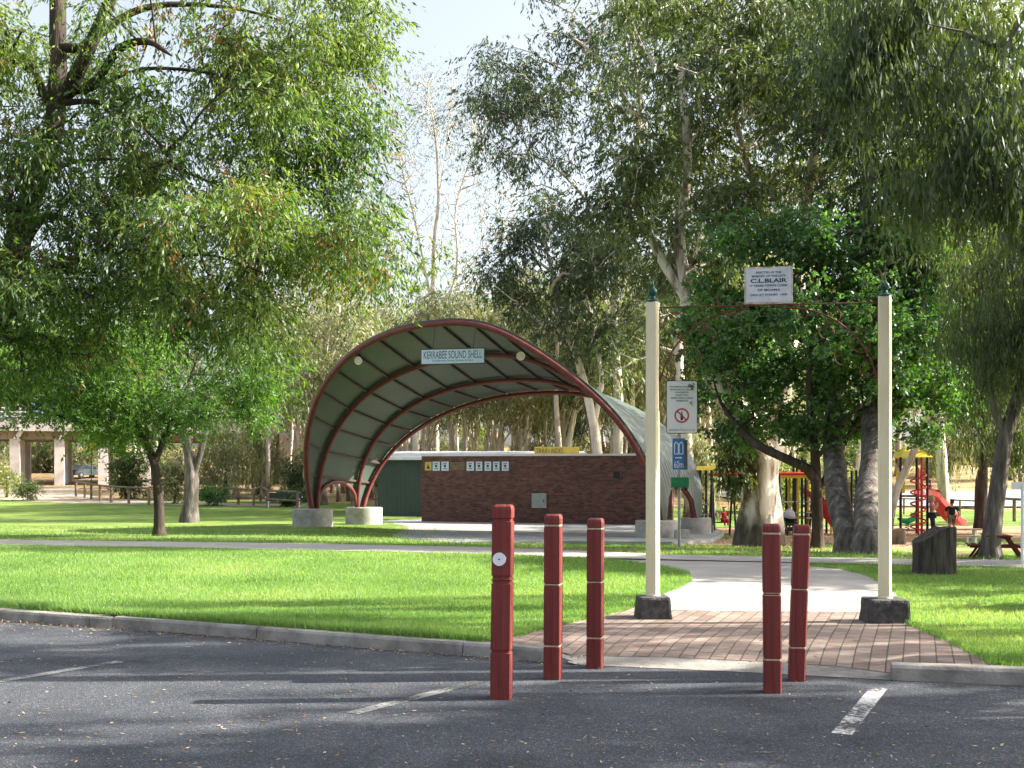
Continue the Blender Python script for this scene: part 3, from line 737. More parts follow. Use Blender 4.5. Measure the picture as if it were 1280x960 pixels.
# ================================================================ grass blades and litter
def blades(name, poly, n, h, wd, ymax, dens=None, seed=3):
    rs = np.random.default_rng(seed); out = []; xmin, xmax = -16, 12
    px = rs.uniform(-40, 1320, n*3); D = 1/rs.uniform(1/ymax, 1/8.8, n*3); X = (px-640)*D/F
    ok = inpoly(X, D, poly); X = X[ok][:n]; Y = D[ok][:n]; n = len(X)
    Z = np.array([G(a, b) for a, b in zip(X, Y)])
    b = np.stack([X, Y, Z], 1); hh = h*(.5+rs.random(n))*(1+Y/28)
    # clumpy height
    cl = np.array([noise.noise(Vector((a*1.3, c*1.3, 0))) for a, c in zip(X, Y)]); hh *= 1+.5*cl
    d = rs.normal(0, .45, (n, 3)); d[:, 2] = 1; d = unit(d)
    a = rs.uniform(0, 2*np.pi, n); w_ = np.stack([np.cos(a), np.sin(a), 0*a], 1)*(wd*(1+Y/9)/2*(.6+.8*rs.random(n)))[:, None]
    v = np.stack([b-w_, b+w_, b+d*hh[:, None]], 1).reshape(-1, 3)
    t = np.clip(.45+.45*np.array([noise.noise(Vector((a_*.5, c*.5, 5))) for a_, c in zip(X, Y)])+rs.normal(0, .2, n), 0, 1)
    o = np_mesh(name, v, 3, M['grass_blade'], None, t); tag(o, 'mown green lawn grass of the park', 'grass', kind='stuff'); return o
blades('grass', lawn_l, 230000, .03, .0028, 30, seed=3)
blades('grass', lawn_r, 90000, .03, .0028, 30, seed=4)
blades('grass', far, 60000, .04, .004, 48, seed=5)
# longer tufts along the kerb, brick edges and stone bases
def tufts(n, curve, wd, h, seed):
    rs = np.random.default_rng(seed); L = np.cumsum([0]+[math.dist(a, b) for a, b in zip(curve, curve[1:])]); s = rs.uniform(0, L[-1], n)
    X = np.interp(s, L, [c[0] for c in curve])+rs.normal(0, wd, n); Y = np.interp(s, L, [c[1] for c in curve])+np.abs(rs.normal(0, wd, n))
    b = np.stack([X, Y, np.array([G(a, c) for a, c in zip(X, Y)])], 1); hh = h*(.4+rs.random(n))
    d = rs.normal(0, .4, (n, 3)); d[:, 2] = 1; d = unit(d); a = rs.uniform(0, 6.28, n); w_ = np.stack([np.cos(a), np.sin(a), 0*a], 1)*.004
    v = np.stack([b-w_, b+w_, b+d*hh[:, None]], 1).reshape(-1, 3); return v, np.clip(rs.normal(.45, .2, n), 0, 1)
vs_, ts_ = [], []
for n_, cv, wd_, h_, sd in ((26000, [(-9,14.8+KB)]+kb[4:], .06, .10, 1), (3000, BL, .03, .05, 2), (3000, BR, .03, .06, 3), (2500, PR, .03, .05, 4), (2000, PL, .03, .05, 5), (3500, kr[:3], .05, .07, 6)):
    a, t = tufts(n_, cv, wd_, h_, sd); vs_.append(a); ts_.append(t)
tag(np_mesh('grass', np.concatenate(vs_), 3, M['grass_blade'], None, np.concatenate(ts_)), 'longer unmown grass fringe along kerb and path edges', 'grass', kind='stuff')
def litter(n, f, seed, size=.03):
    rs = np.random.default_rng(seed); b = np.array([f(rs) for _ in range(n)]); d = rs.normal(0, 1, (n, 3)); d[:, 2] = np.abs(d[:, 2])*.12; d = unit(d)
    u = np.cross(d, unit(rs.normal(0, .25, (n, 3))+np.array([0,0,1]))); s = size*(.3+rs.random((n, 1))); v = np.stack([b, b+d*s*.5+u*s*.16, b+d*s, b+d*s*.5-u*s*.16], 1).reshape(-1, 3)
    return v, rs.random(n)
def f_gut(rs):
    x_ = rs.uniform(-9, .3); return (x_, kerb_y(x_)-abs(rs.normal(0, .12))-.01, .006+rs.random()*.012*(1 if x_ < 0 else .5))
def f_gut2(rs):
    x_ = -9+abs(rs.normal(0, 2.6)); return (x_, kerb_y(x_)-abs(rs.normal(0, .4)), .006+rs.random()*.014)
def f_all(rs):
    D_ = 1/rs.uniform(1/14, 1/6); x_ = rs.uniform(-.47, .47)*D_; y_ = D_
    return (x_, y_, (.006 if y_ < kerb_y(x_) else G(x_, y_)+.012))
def f_brick(rs):
    x_ = rs.uniform(-.3, 4.2); y_ = rs.uniform(9.6, 13); return (x_, y_, G(x_, y_)+.014)
def f_mul(rs):
    x_ = rs.uniform(5, 20); y_ = rs.uniform(32, 50); return (x_, y_, G(x_, y_)+.03)
L_ = [litter(2600, f_gut, 1), litter(1600, f_gut2, 2, .04), litter(2200, f_all, 3, .038), litter(200, f_brick, 4), litter(6000, f_mul, 5, .12)]
tag(np_mesh('leaf_litter', np.concatenate([a for a, b in L_]), 4, M['litter'], None, np.concatenate([b for a, b in L_])), 'dry brown leaves and bark chips scattered along the gutter and playground', 'leaf litter', kind='stuff')

# ================================================================ bollards
def bollard(px, base_y, top_y, wpx, bands, lab, disc=None, lean=0, dark=None):
    D = 2240/(base_y-605); X = (px-640)*D/F; s = D/F; Wd = wpx*s; Hh = (base_y-top_y)*s; base = Vector((X, D+Wd/2, 0))
    root = empty('bollard', base, lab, 'bollard', 'dark red timber bollards at the park entrance')
    h = Wd/2; ch = .011; grooves = sorted([(base_y-b)*s for b, k in bands])
    prof = [(1, 0)]
    for g in grooves: prof += [(1, g-.014), (.90, g-.009), (.90, g+.009), (1, g+.014)]
    prof += [(1, Hh-.034), (.95, Hh-.014), (.78, Hh)]
    mb = MB(); rings = []
    for k_, z in prof:
        a = h*k_; c_ = a-ch
        wob = noise.noise(Vector((px, z*3, 0)))*.003
        rings.append([(c_+wob,-a,z), (a+wob,-c_,z), (a+wob,c_,z), (c_+wob,a,z), (-c_+wob,a,z), (-a+wob,c_,z), (-a+wob,-c_,z), (-c_+wob,-a,z)])
    n = 8; vs = [Vector(v) for r_ in rings for v in r_]
    rot = Matrix.Rotation(R({626.5:-6, 691.5:-10, 744.5:-12, 968:-9, 998:-8}[px]), 3, 'Z')
    vs = [rot @ v+base+Vector((lean*v.z, 0, 0)) for v in vs]
    mb.add(vs, [(i*n+k, i*n+(k+1) % n, (i+1)*n+(k+1) % n, (i+1)*n+k) for i in range(len(rings)-1) for k in range(n)]+[tuple(range(n)), tuple((len(rings)-1)*n+k for k in range(n))])
    mb.build('post', M['red_paint'], root)
    for b, k in bands:
        if k == 0: continue
        g = (base_y-b)*s
        for j in range(k):
            gz = g+(j-(k-1)/2)*.022; q = MB(); a = h*.955; c_ = a-ch
            oc = [(c_,-a), (a,-c_), (a,c_), (c_,a), (-c_,a), (-a,c_), (-a,-c_), (-c_,-a)]
            th = .0055 if k > 1 else .007
            pts = [rot @ Vector((x_, y_, gz-th))+base+Vector((lean*gz, 0, 0)) for x_, y_ in oc]; q.prism(pts, (0,0,th*2)); q.build('band', M['band'], root)
    if disc:
        g = (base_y-disc)*s; q = MB(); c = base+rot @ Vector((-.006, -h-.001, g)); r_ = 8.3*s
        ring = [c+rot @ Vector((math.cos(t)*r_, 0, math.sin(t)*r_)) for t in np.linspace(0, 2*math.pi, 28)[:-1]]
        q.prism(ring, rot @ Vector((0, -.008, 0))); dd = q.build('reflector_disc', M['white_disc'], root)
        q = MB(); c2 = c+rot @ Vector((0, -.008, 0)); ring = [c2+rot @ Vector((math.cos(t)*.006, 0, math.sin(t)*.006)) for t in np.linspace(0, 2*math.pi, 10)[:-1]]
        q.prism(ring, rot @ Vector((0, -.004, 0))); sc_ = q.build('screw', M['black'], root); sc_.parent = dd
    return root
bollard(626.5, 875, 631, 26, [(722,0),(728,0),(815,0),(650,0)], 'tallest red bollard, nearest the camera, with a white round disc', disc=699, lean=.012)
bollard(691.5, 850, 643, 21.5, [(657,1),(731,3),(808,1)], 'red bollard with pale bands, just right of the one with the white disc', lean=.003)
bollard(744.5, 836, 648, 20, [(661,1),(728,3),(798,1)], 'smaller red bollard nearest the left gate post, standing at the end of the kerb', lean=.005)
bollard(968, 867, 655, 22, [(667,1),(743,4),(825,1)], 'nearer red bollard of the right pair in front of the brick paving', lean=-.006)
bollard(998, 852, 656, 20, [(668,1),(737,3),(810,1)], 'farther, slightly leaning red bollard of the right pair', lean=.035)

# ================================================================ memorial gateway
gl = Vector(((816-640)*12.45/F, 12.45, G(1.56, 12.45))); gr = Vector(((1106-640)*12.08/F, 12.08, G(4.0, 12.08)))
mid = (gl+gr)/2
gate = empty('memorial_gateway', Vector((mid.x, mid.y, mid.z)), 'cream gateway posts with green finials joined by a rusty iron scroll arch and white plaque', 'gateway')
gu = (gr-gl); gu.z = 0; gspan = gu.length; gu.normalize(); gn = Vector((gu.y, -gu.x, 0))
topz = 3.62
for q, (bw, bh) in ((gl, (.39, .25)), (gr, (.45, .26))):
    mb = MB(); mb.box(q+Vector((0,0,bh/2-.02)), (bw, .40, bh+.04), bev=.03)
    ob = mb.build('stone_base', M['bluestone'], gate)
    bm = bmesh.new(); bm.from_mesh(ob.data); bmesh.ops.subdivide_edges(bm, edges=[e for e in bm.edges if e.calc_length() > .08], cuts=5, use_grid_fill=True)
    for v in bm.verts:
        nn = noise.noise_vector((v.co+q)*9)*.012; v.co += Vector((nn.x, nn.y, nn.z*.6)); k = v.co.z-(q.z-mid.z)
        v.co.x = (v.co.x-(q-mid).x)*(1-.12*max(0, k/bh))+(q-mid).x
    bm.to_mesh(ob.data); bm.free()
    mb = MB(); r_ = .068; hb = q.z+bh; ring = []
    # square post with chamfered arrises
    c_ = .02; oc = [(r_-c_,-r_), (r_,-r_+c_), (r_,r_-c_), (r_-c_,r_), (-r_+c_,r_), (-r_,r_-c_), (-r_,-r_+c_), (-r_+c_,-r_)]
    rot = Matrix.Rotation(math.atan2(gu.y, gu.x)-R(12), 3, 'Z')
    mb.prism([q*1+Vector((0,0,hb-q.z-.01))+rot @ Vector((x_, y_, 0)) for x_, y_ in oc], (0,0,topz-hb+.01))
    mb.lathe(Vector((q.x, q.y, hb-.004)), [(.085,0),(.085,.018),(.072,.03)], 12)
    mb.build('post', M['cream'], gate)
    mb = MB(); mb.lathe(Vector((q.x, q.y, topz)), [(.072,-.005),(.082,.0),(.082,.015),(.06,.028),(.036,.04),(.027,.065),(.03,.07),(.047,.09),(.052,.112),(.044,.14),(.022,.16),(.015,.175),(.02,.185),(.009,.21),(.002,.255)], 18)
    mb.build('finial', M['green_cap'], gate, smooth=50)
ironz = topz-.06
def gi(sx, z): return Vector((gl.x, gl.y, 0))+gu*sx+Vector((0,0,z))
mb = MB()
mb.tube([gi(.06, ironz), gi(gspan-.06, ironz)], .008, 6)
def arc(sx, z, r_, a0, a1, spiral=0, n=20, flip=1):
    out = []
    for i in range(n+1):
        t = i/n; a = a0+(a1-a0)*t; rr = r_*(1-spiral*t)
        out.append(gi(sx+flip*rr*math.cos(a), z+rr*math.sin(a)))
    return out
for flip, o_ in ((1, .0), (-1, gspan)):
    # big brace: curve rising from post to the top bar
    br = []
    for i in range(25):
        t = i/24; a = R(180-92*t); br.append(gi(o_+flip*(1.02+.96*math.cos(a)), ironz-1.02+.98*math.sin(a)))
    mb.tube(br, .010, 6)
    mb.tube([gi(o_+flip*.07, ironz-.02), gi(o_+flip*.07, ironz-1.15)], .008, 6)
    for (sx, z, rr, a0, a1, sp) in ((.24, -.20, .14, R(60), R(330), .35), (.24, -.44, .12, R(80), R(-200), .3), (.56, -.14, .11, R(100), R(340), .4), (.62, -.32, .09, R(190), R(-80), .35),
                                    (.17, -.72, .10, R(100), R(-170), .4), (.42, -.58, .12, R(60), R(-70), .2), (.86, -.10, .07, R(20), R(-260), .5), (.80, .09, .10, R(150), R(330), .1), (1.02, .10, .10, R(-100), R(30), .1), (1.12, .14, .035, R(0), R(300), .3)):
        mb.tube(arc(o_+flip*sx, ironz+z, rr, a0, a1, sp, flip=flip), .007, 5)
mb.build('iron_scrollwork', M['rust'], gate, smooth=True)
# plaque
pc = gi(0, 0); Dp = 12.27; pcx = (960.5-640)*Dp/F; sx_ = (pcx-gl.x)/gu.x
pw, ph = 59*Dp/F, 46*Dp/F; pz = CAMZ+(605-357)*Dp/F
pcen = gi(sx_, pz)
rotp = Matrix.Rotation(math.atan2(gu.y, gu.x), 3, 'Z')
mb = MB(); mb.box(pcen, (pw, .035, ph), rotp, bev=.004); pl = mb.build('plaque', M['plaque_edge'], gate)
mb = MB(); mb.box(pcen+gn*.019, (pw-.035, .006, ph-.035), rotp); f_ = mb.build('plaque_face', M['plaque'], gate); f_.parent = pl; f_.location = (0,0,0)
def tx(parent, s_, y, h, wd, mat, cen, u, n_, off, up=Vector((0,0,1)), bold=0.0, dx=0):
    return text('lettering', s_, wd, h, cen+up*y+u*dx+n_*off, u, up, n_, mat, parent, bold=bold)
for s_, y, h, wd, b_ in (('ERECTED IN THE', .140, .022, .27, .01), ('MEMORY OF THE LATE', .100, .022, .36, .01), ('C.L.BLAIR', .050, .045, .39, .03), ('17 YEARS TOWN CLERK', -.004, .024, .41, .015), ('OF MOAMA', -.052, .024, .24, .015), ('DIED AT SYDNEY  1908', -.105, .022, .39, .01)):
    tx(pl, s_, y, h, wd, M['ink_blue'], pcen, gu, gn, .0225, bold=b_)

# ================================================================ sign post
sp = gp(849, 686); s = sp.y/F
post = empty('sign_post', sp, 'grey steel pole carrying a white no-alcohol notice, blue toilets sign and green dispenser', 'sign post')
mb = MB(); mb.tube([sp+Vector((0,0,-.1)), Vector((sp.x, sp.y, CAMZ+(605-477)*s))], .042, 12); mb.build('pole', M['galv'], post, smooth=40)
fy = sp.y-.055; ux = Vector((1,0,0)); nf = Vector((0,-1,0))
def rrect(cx, cz, w_, h_, r_, y, n=4):
    out = []
    for (sx2, sz2, a0) in ((1,1,0), (-1,1,90), (-1,-1,180), (1,-1,270)):
        for i in range(n+1):
            a = R(a0+90*i/n); out.append(Vector((cx+sx2*(w_/2-r_)+r_*math.cos(a), y, cz+sz2*(h_/2-r_)+r_*math.sin(a))))
    return out
wc = Vector(((852-640)*s, fy, CAMZ+(605-509)*s)); ww, wh = 39*s, 66*s
mb = MB(); mb.prism(rrect(wc.x, wc.z, ww, wh, .06, fy), (0, .012, 0)); no = mb.build('no_alcohol_sign', M['ink'], post)
mb = MB(); mb.prism(rrect(wc.x, wc.z, ww-.035, wh-.035, .05, fy-.004), (0, .003, 0)); f_ = mb.build('sign_face', M['sign_white'], post); f_.parent = no
Wc = Vector((wc.x, fy-.004, wc.z))
for i, (s_, wd) in enumerate((('THE TAKING & CONSUMPTION', .88), ('OF ALCOHOL IN THIS AREA', .84), ('IS PROHIBITED', .46), ('EXCEPT WITH', .42), ('MURRAY SHIRE COUNCIL', .78), ('PERMISSION', .42))):
    tx(no, s_, wh/2-.17-i*.078, .044, wd*(ww-.08), M['ink'], Wc, ux, nf, .003, bold=.015)
tx(no, 'MAXIMUM PENALTY $1100', -wh/2+.095, .036, .82*ww, M['ink'], Wc, ux, nf, .003, bold=.01)
for zz in (wh/2-.07, -wh/2+.16):
    mb = MB(); mb.lathe((0,0,0), [(.013,0),(.013,.006)], 10); mb.v = [Vector((Wc.x+v[0], fy-.005-v[2], Wc.z+zz+v[1])) for v in mb.v]; f_ = mb.build('screw', M['galv'], post); f_.parent = no
# prohibition ring with bottle
rc = Vector((Wc.x-.005, fy-.006, Wc.z-.235)); ro, ri = .205, .16
mb = MB(); n = 36; vs = []
for r2 in (ro, ri):
    for k in range(n): vs.append(rc+Vector((math.cos(2*math.pi*k/n)*r2, 0, math.sin(2*math.pi*k/n)*r2)))
vs += [v+Vector((0,-.003,0)) for v in vs]
mb.add(vs, [(k, (k+1) % n, n+(k+1) % n, n+k) for k in range(n)]+[(2*n+k, 2*n+(k+1) % n, 3*n+(k+1) % n, 3*n+k) for k in range(n)]+[(k, (k+1) % n, 2*n+(k+1) % n, 2*n+k) for k in range(n)]+[(n+k, n+(k+1) % n, 3*n+(k+1) % n, 3*n+k) for k in range(n)])
d = Vector((math.cos(R(135)), 0, math.sin(R(135)))); e = Vector((d.z, 0, -d.x))*.02
mb.prism([rc+d*ri+e, rc+d*ri-e, rc-d*ri-e, rc-d*ri+e], (0,-.0045,0)); f_ = mb.build('prohibition_symbol', M['sign_red'], post); f_.parent = no
bot = [(-.035,-.13),(.035,-.13),(.035,.01),(.014,.05),(.014,.12),(-.014,.12),(-.014,.05),(-.035,.01)]
mb = MB(); mb.prism([rc+Vector((x_, .001, z_)) for x_, z_ in bot], (0,-.003,0)); f_ = mb.build('bottle_symbol', M['ink'], post); f_.parent = no
# toilets sign (blue), with a second blade turned beside it
bc = Vector(((848-640)*s, fy, CAMZ+(605-567.5)*s)); bw, bh = 16.5*s, 40*s
mb = MB(); mb.prism(rrect(bc.x, bc.z, bw, bh, .03, fy), (0, .012, 0)); tb = mb.build('toilet_sign', M['sign_white'], post)
mb = MB(); mb.prism(rrect(bc.x, bc.z, bw-.02, bh-.02, .022, fy-.004), (0, .003, 0)); f_ = mb.build('sign_face', M['sign_blue'], post); f_.parent = tb
Bc = Vector((bc.x, fy-.005, bc.z))
def fl(pts): 
    mb = MB(); mb.prism([Bc+Vector((x_*bw, 0, z_*bh)) for x_, z_ in pts], (0,-.003,0)); f_ = mb.build('pictogram', M['sign_white'], post); f_.parent = tb
def glyph(cx, flip):
    o1 = [(-.16,-.0), (.13,-.0), (.13,.30), (.02,.38), (-.16,.30)]
    for a, b in zip(o1, o1[1:]+o1[:1]):
        a = Vector((a[0]*flip+cx, a[1])); b = Vector((b[0]*flip+cx, b[1])); dd = (b-a); nn = Vector((-dd.y*bh, dd.x*bw)).normalized(); nn = Vector((nn.x*.012/bw, nn.y*.012/bh))
        fl([a+nn, b+nn, b-nn, a-nn])
glyph(-.19, -1); glyph(.19, 1)
fl([(-.27,-.105), (.12,-.105), (.12,-.135), (-.27,-.135)]); fl([(.10,-.085), (.28,-.12), (.10,-.155)])
tx(tb, '60m', -.33*bh, .22*bh, bw*.7, M['sign_white'], Bc, ux, nf, .002)
mb = MB(); rb = Matrix.Rotation(R(70), 3, 'Z'); mb.box(Vector(((858-640)*s, sp.y+.05, bc.z-.02)), (.34, .012, bh*.93), rb); mb.build('side_sign', M['trim_dark'], post)
gc = Vector(((849-640)*s, sp.y-.12, CAMZ+(605-603)*s))
mb = MB(); mb.box(gc, (22*s, .16, 13*s), bev=.025); dg_ = mb.build('bag_dispenser', M['bin_green'], post)
mb = MB(); mb.box(gc+Vector((0,-.085,-.02)), (18*s, .01, 5*s), bev=.004); f_ = mb.build('lid', M['bin_green'], post); f_.parent = dg_
mb = MB(); mb.tube([gc+Vector((.17,-.02,-.12)), gc+Vector((.17,-.02,-.24))], .05, 10); f_ = mb.build('bag_roll', M['black'], post); f_.parent = dg_
for z_ in (wc.z+.4, wc.z-.4, bc.z+.2, bc.z-.2):
    mb = MB(); mb.box(Vector((sp.x, sp.y-.02, z_)), (.13, .075, .04)); mb.build('bracket', M['galv'], post)

# ================================================================ carved log stump
def log_block(name, lab, cat, c, w_, h_, hl, mat, dep, seed):
    root_o = None
    mb = MB(); n = 44; rings = []
    for j in range(15):
        t = j/14
        ring = []
        for k in range(n):
            a = 2*math.pi*k/n; ca, sa = math.cos(a), math.sin(a)
            rx = w_/2*abs(ca)**.55*(1 if ca > 0 else -1); ry = dep/2*abs(sa)**.55*(1 if sa > 0 else -1)
            f = 1+.05*noise.noise(Vector((ca*3, sa*3, t*1.2+seed)))+.05*math.sin(a*13+noise.noise(Vector((t*2, a, seed)))*2)*.35
            x_ = rx*f*(1-.03*t); y_ = ry*f
            u = (x_/w_+.5)
            top = hl+(h_-hl)*min(1, max(0, u)/.62)
            top += .02*noise.noise(Vector((x_*8, y_*8, seed)))
            ring.append((c.x+x_, c.y+y_, c.z-.08+(top+.08)*t))
        rings.append(ring)
    vs = [v for r_ in rings for v in r_]
    mb.add(vs, [(i*n+k, i*n+(k+1) % n, (i+1)*n+(k+1) % n, (i+1)*n+k) for i in range(14) for k in range(n)])
    cen = len(mb.v); u0 = [rings[-1][k] for k in range(n)]; m_ = tuple(sum(p[i] for p in u0)/n for i in range(3))
    mb.v.append(m_); mb.f += [((14*n+k), (14*n+(k+1) % n), cen) for k in range(n)]
    o = mb.build(name, mat, origin=c, smooth=45); tag(o, lab, cat); return o
sc_ = gp(1175, 718); sc_.y += .25; log_block('log_block', 'dark weathered upright timber block with a slanting top standing on the right lawn', 'log', sc_, 49*sc_.y/F, 58*sc_.y/F, 38*sc_.y/F, M['old_wood'], .55, 3)
c = gp(1125, 681); c.y += .3; log_block('log_block', 'short pinkish-grey log round behind the right gate post', 'log', c, 19*c.y/F, 20*c.y/F, 18*c.y/F, M['timber'], .5, 8)

# ================================================================ sound shell
SF = Vector((-8.75, 49.0, 0)); SR = Vector((5.25, 40.2, 0)); chord = (SR-SF); cu_ = chord.normalized(); dn = Vector((-cu_.y, cu_.x, 0))  # away from camera
if dn.y < 0: dn = -dn
hw = chord.length/2; mid_s = (SF+SR)/2; zl, zr = .52, .30
# per rib: foot depth, apex depth, apex height
RIBS = [(0.0, -2.1, 7.72), (.35, .55, 6.75), (3.1, 2.9, 5.95), (3.5, 5.5, 5.60)]
def rib_par(sv):
    i = min(2, max(0, int(sv))); t = sv-i
    a, b = RIBS[i], RIBS[i+1]; return tuple(a[k]+(b[k]-a[k])*t for k in range(3))
def shell_pt(sv, th, out=0.0):
    """sv 0..3 front..rear, th 0..pi left..right"""
    fd, ad, H = rib_par(sv)
    ct, st = math.cos(th), math.sin(th)
    st = max(0, st)
    a = hw*(abs(ct)**.92)*(1 if ct > 0 else -1); hf = st**.86
    zf = zl+(zr-zl)*th/math.pi
    if ct < 0: a += (.120-.018*sv)*hw*math.sin(math.pi*abs(ct)**1.5)
    dd = fd+(ad-fd)*hf
    nx = -ct; nz = st; ln = math.hypot(nx/hw, nz/(H-zf)) or 1
    nx2 = (nx/hw)/ln; nz2 = (nz/(H-zf))/ln
    return mid_s+cu_*(-a+out*nx2)+dn*dd+Vector((0,0,zf+(H-zf)*hf+out*nz2))
slab_z = -.30
shell = empty('sound_shell', Vector((mid_s.x, mid_s.y, slab_z)), 'arched open-air stage shell with dark red tube ribs and grey-green corrugated roof', 'sound shell')
NT = 72; TH0 = .0
def tlow(sv):   # lower edge cut between rib 2 and rib 3 (scallop)
    if 1 <= sv <= 2:
        u = (sv-1)*2-1; return .155*math.sqrt(max(0, 1-u*u))
    return 0
svs = [0, .25, .5, .75, 1, 1.08, 1.2, 1.35, 1.5, 1.65, 1.8, 1.92, 2, 2.25, 2.5, 2.75, 3]
vs = []; fs = []; uvs = []
for layer, off in ((0, .13), (1, .185)):
    for j, sv in enumerate(svs):
        lo = tlow(sv)
        for i in range(NT+1):
            th = lo+(math.pi-2*lo)*i/NT; vs.append(shell_pt(sv, th, off)); uvs.append((sv*1.9, th*8))
npl = len(svs)*(NT+1)
for layer in (0, 1):
    for j in range(len(svs)-1):
        for i in range(NT):
            a = layer*npl+j*(NT+1)+i; fs.append((a, a+1, a+NT+2, a+NT+1))
for i in range(NT):
    for j in (0, len(svs)-1):
        a = j*(NT+1)+i; fs.append((a, a+1, npl+a+1, npl+a))
for j in range(len(svs)-1):
    for i in (0, NT):
        a = j*(NT+1)+i; fs.append((a, a+NT+1, npl+a+NT+1, npl+a))
mb = MB(); mb.add(vs, fs)
def m_sheet(name, c1, c2, bump=.35):
    m, nt, b, out = newmat(name)
    tc = N(nt, 'UVMap'); sx = N(nt, 'SeparateXYZ'); nt.links.new(tc.outputs[0], sx.inputs[0])
    wv = N(nt, 'Math', operation='MULTIPLY'); wv.inputs[1].default_value = 2*math.pi*5.5; nt.links.new(sx.outputs[0], wv.inputs[0])
    si = N(nt, 'Math', operation='SINE'); nt.links.new(wv.outputs[0], si.inputs[0])
    bp = N(nt, 'Bump', i_Strength=bump, i_Distance=.012); nt.links.new(si.outputs[0], bp.inputs['Height']); nt.links.new(bp.outputs[0], b.inputs['Normal'])
    mp = coords(nt); n1 = N(nt, 'TexNoise', i_Scale=.6, i_Detail=6, i_Roughness=.65); nt.links.new(mp.outputs[0], n1.inputs[0])
    r = rampn(nt, [(.3, c1), (.7, c2)]); nt.links.new(n1.outputs[0], r.inputs[0]); nt.links.new(r.outputs[0], b.inputs['Base Color'])
    b.inputs['Roughness'].default_value = .45; b.inputs['Metallic'].default_value = .0; return m
M['shell_sheet'] = m_sheet('shell_sheet', (.05,.07,.06), (.09,.115,.10), .9)
M['shell_under'] = m_sheet('shell_under', (.05,.075,.058), (.075,.10,.08), .0)
M['green_sheet'] = m_sheet('green_sheet', (.025,.042,.037), (.038,.06,.052))
cv = mb.build('roof_shell', M['shell_sheet'], shell, smooth=50)
cv.data.materials.append(M['shell_under'])
for p_ in cv.data.polygons:
    if all(i < npl for i in p_.vertices): p_.material_index = 1
uvl = cv.data.uv_layers.new(name='UVMap')
for lp in cv.data.loops: uvl.data[lp.index].uv = uvs[lp.vertex_index]
for i in range(4):
    mb = MB(); mb.tube([shell_pt(i, math.pi*k/64, -.0) for k in range(65)], .115 if i == 0 else .095, 10); mb.build('arch_rib', M['shell_red'], shell, smooth=40)
# front edge barge just outside the front rib
for side in (0, 1):
    mb = MB(); pth = []
    for k in range(15):
        sv = 1+k/14; th = tlow(sv); th = th if side == 0 else math.pi-th; pth.append(shell_pt(sv, th, .05))
    mb.tube(pth, .085, 8); mb.build('side_arch', M['shell_red'], shell, smooth=40)
for k in range(1, 18):
    th = math.pi*k/18; mb = MB()
    svp = [x_/6 for x_ in range(19)]
    for a, b in zip(svp, svp[1:]):
        if tlow((a+b)/2) > min(th, math.pi-th): continue
        p1 = shell_pt(a, th, .04); p2 = shell_pt(b, th, .04); d = (p2-p1)
        q1 = shell_pt(a, th+.009, .04); nx_ = (shell_pt(a, th, .127)-shell_pt(a, th, .02)); tt = (q1-p1).normalized()*.04; nx_ = nx_.normalized()*.10
        mb.prism([p1-tt, p1+tt, p1+tt+nx_*.8, p1-tt+nx_*.8], d)
    mb.build('purlin', M['purlin'], shell)
# plinths (fixed footings)
for (px, pt, pb, wpx, D_) in ((391, 636, 658, 50, 49.0), (455, 632.5, 648, 46, 52.2), (820, 651, 678, 52, 40.2), (869, 645, 672, 40, 43.2)):
    X = (px-640)*D_/F; s_ = D_/F; zt = {391: zl, 455: zl, 820: zr, 869: zr}[px]-.0; r_ = wpx*s_/2
    mb = MB(); mb.lathe(Vector((X, D_, -.85)), [(r_, 0), (r_, zt+.85-.03), (r_-.03, zt+.85)], 40); mb.build('concrete_footing', M['concrete'], shell, smooth=40)
# sign board and lamps
Ds = 42.9; s_ = Ds/F
sc2 = Vector(((566-640)*s_, Ds, CAMZ+(605-445.5)*s_)); su = (cu_*.35+Vector((1,0,0))*.65).normalized(); sn = Vector((su.y, -su.x, 0)); rs_ = Matrix.Rotation(math.atan2(su.y, su.x), 3, 'Z')
sw, sh = 80*s_/su.x*.985, 17.5*s_
brd = empty('sign_board', sc2, 'pale blue KERRABEE SOUND SHELL name board hanging under the front arch', 'sign')
mb = MB(); mb.box(sc2, (sw+.08, .05, sh+.08), rs_, bev=.01); mb.build('frame', M['trim_dark'], brd)
mb = MB(); mb.box(sc2+sn*.028, (sw, .01, sh), rs_); mb.build('panel', M['sign_board'], brd)
tx(brd, 'KERRABEE SOUND SHELL', .065, .29, sw*.93, M['ink'], sc2, su, sn, .034, bold=.0)
tx(brd, 'Cnr Newman Denton Gardens & Terry', -.165, .10, sw*.66, M['ink'], sc2, su, sn, .034, bold=.0)
for a in (-.8, .8):
    p1 = sc2+su*a+Vector((0,0,sh/2)); mb = MB(); mb.tube([p1, p1+Vector((0,0,1.3))+dn*.25], .012, 5); mb.build('hanger', M['trim_dark'], brd)
def horn(px, py, D, lab):
    s_ = D/F; c = P(px, py, D); root = empty('round_lamp', c, lab, 'lamp', 'round lamps under the shell roof')
    ax = Vector((-.15, -1, -.15)).normalized(); q = ax.to_track_quat('Z', 'Y').to_matrix()
    mb = MB(); mb.lathe((0,0,0), [(.04,-.28),(.07,-.2),(.11,-.06),(.16,.0),(.165,.02),(.13,.02),(.10,-.02)], 20); mb.v = [c+q @ Vector(v) for v in mb.v]; mb.build('reflector', M['cream'], root, smooth=40)
    mb = MB(); mb.lathe((0,0,0), [(.05,-.03),(.05,.0),(.03,.025)], 12); mb.v = [c+q @ Vector(v) for v in mb.v]; mb.build('bulb', M['sign_white'], root, smooth=40)
    mb = MB(); mb.tube([c-ax*.2, c-ax*.2+Vector((0,0,.30))], .02, 6); mb.build('bracket', M['trim_dark'], root)
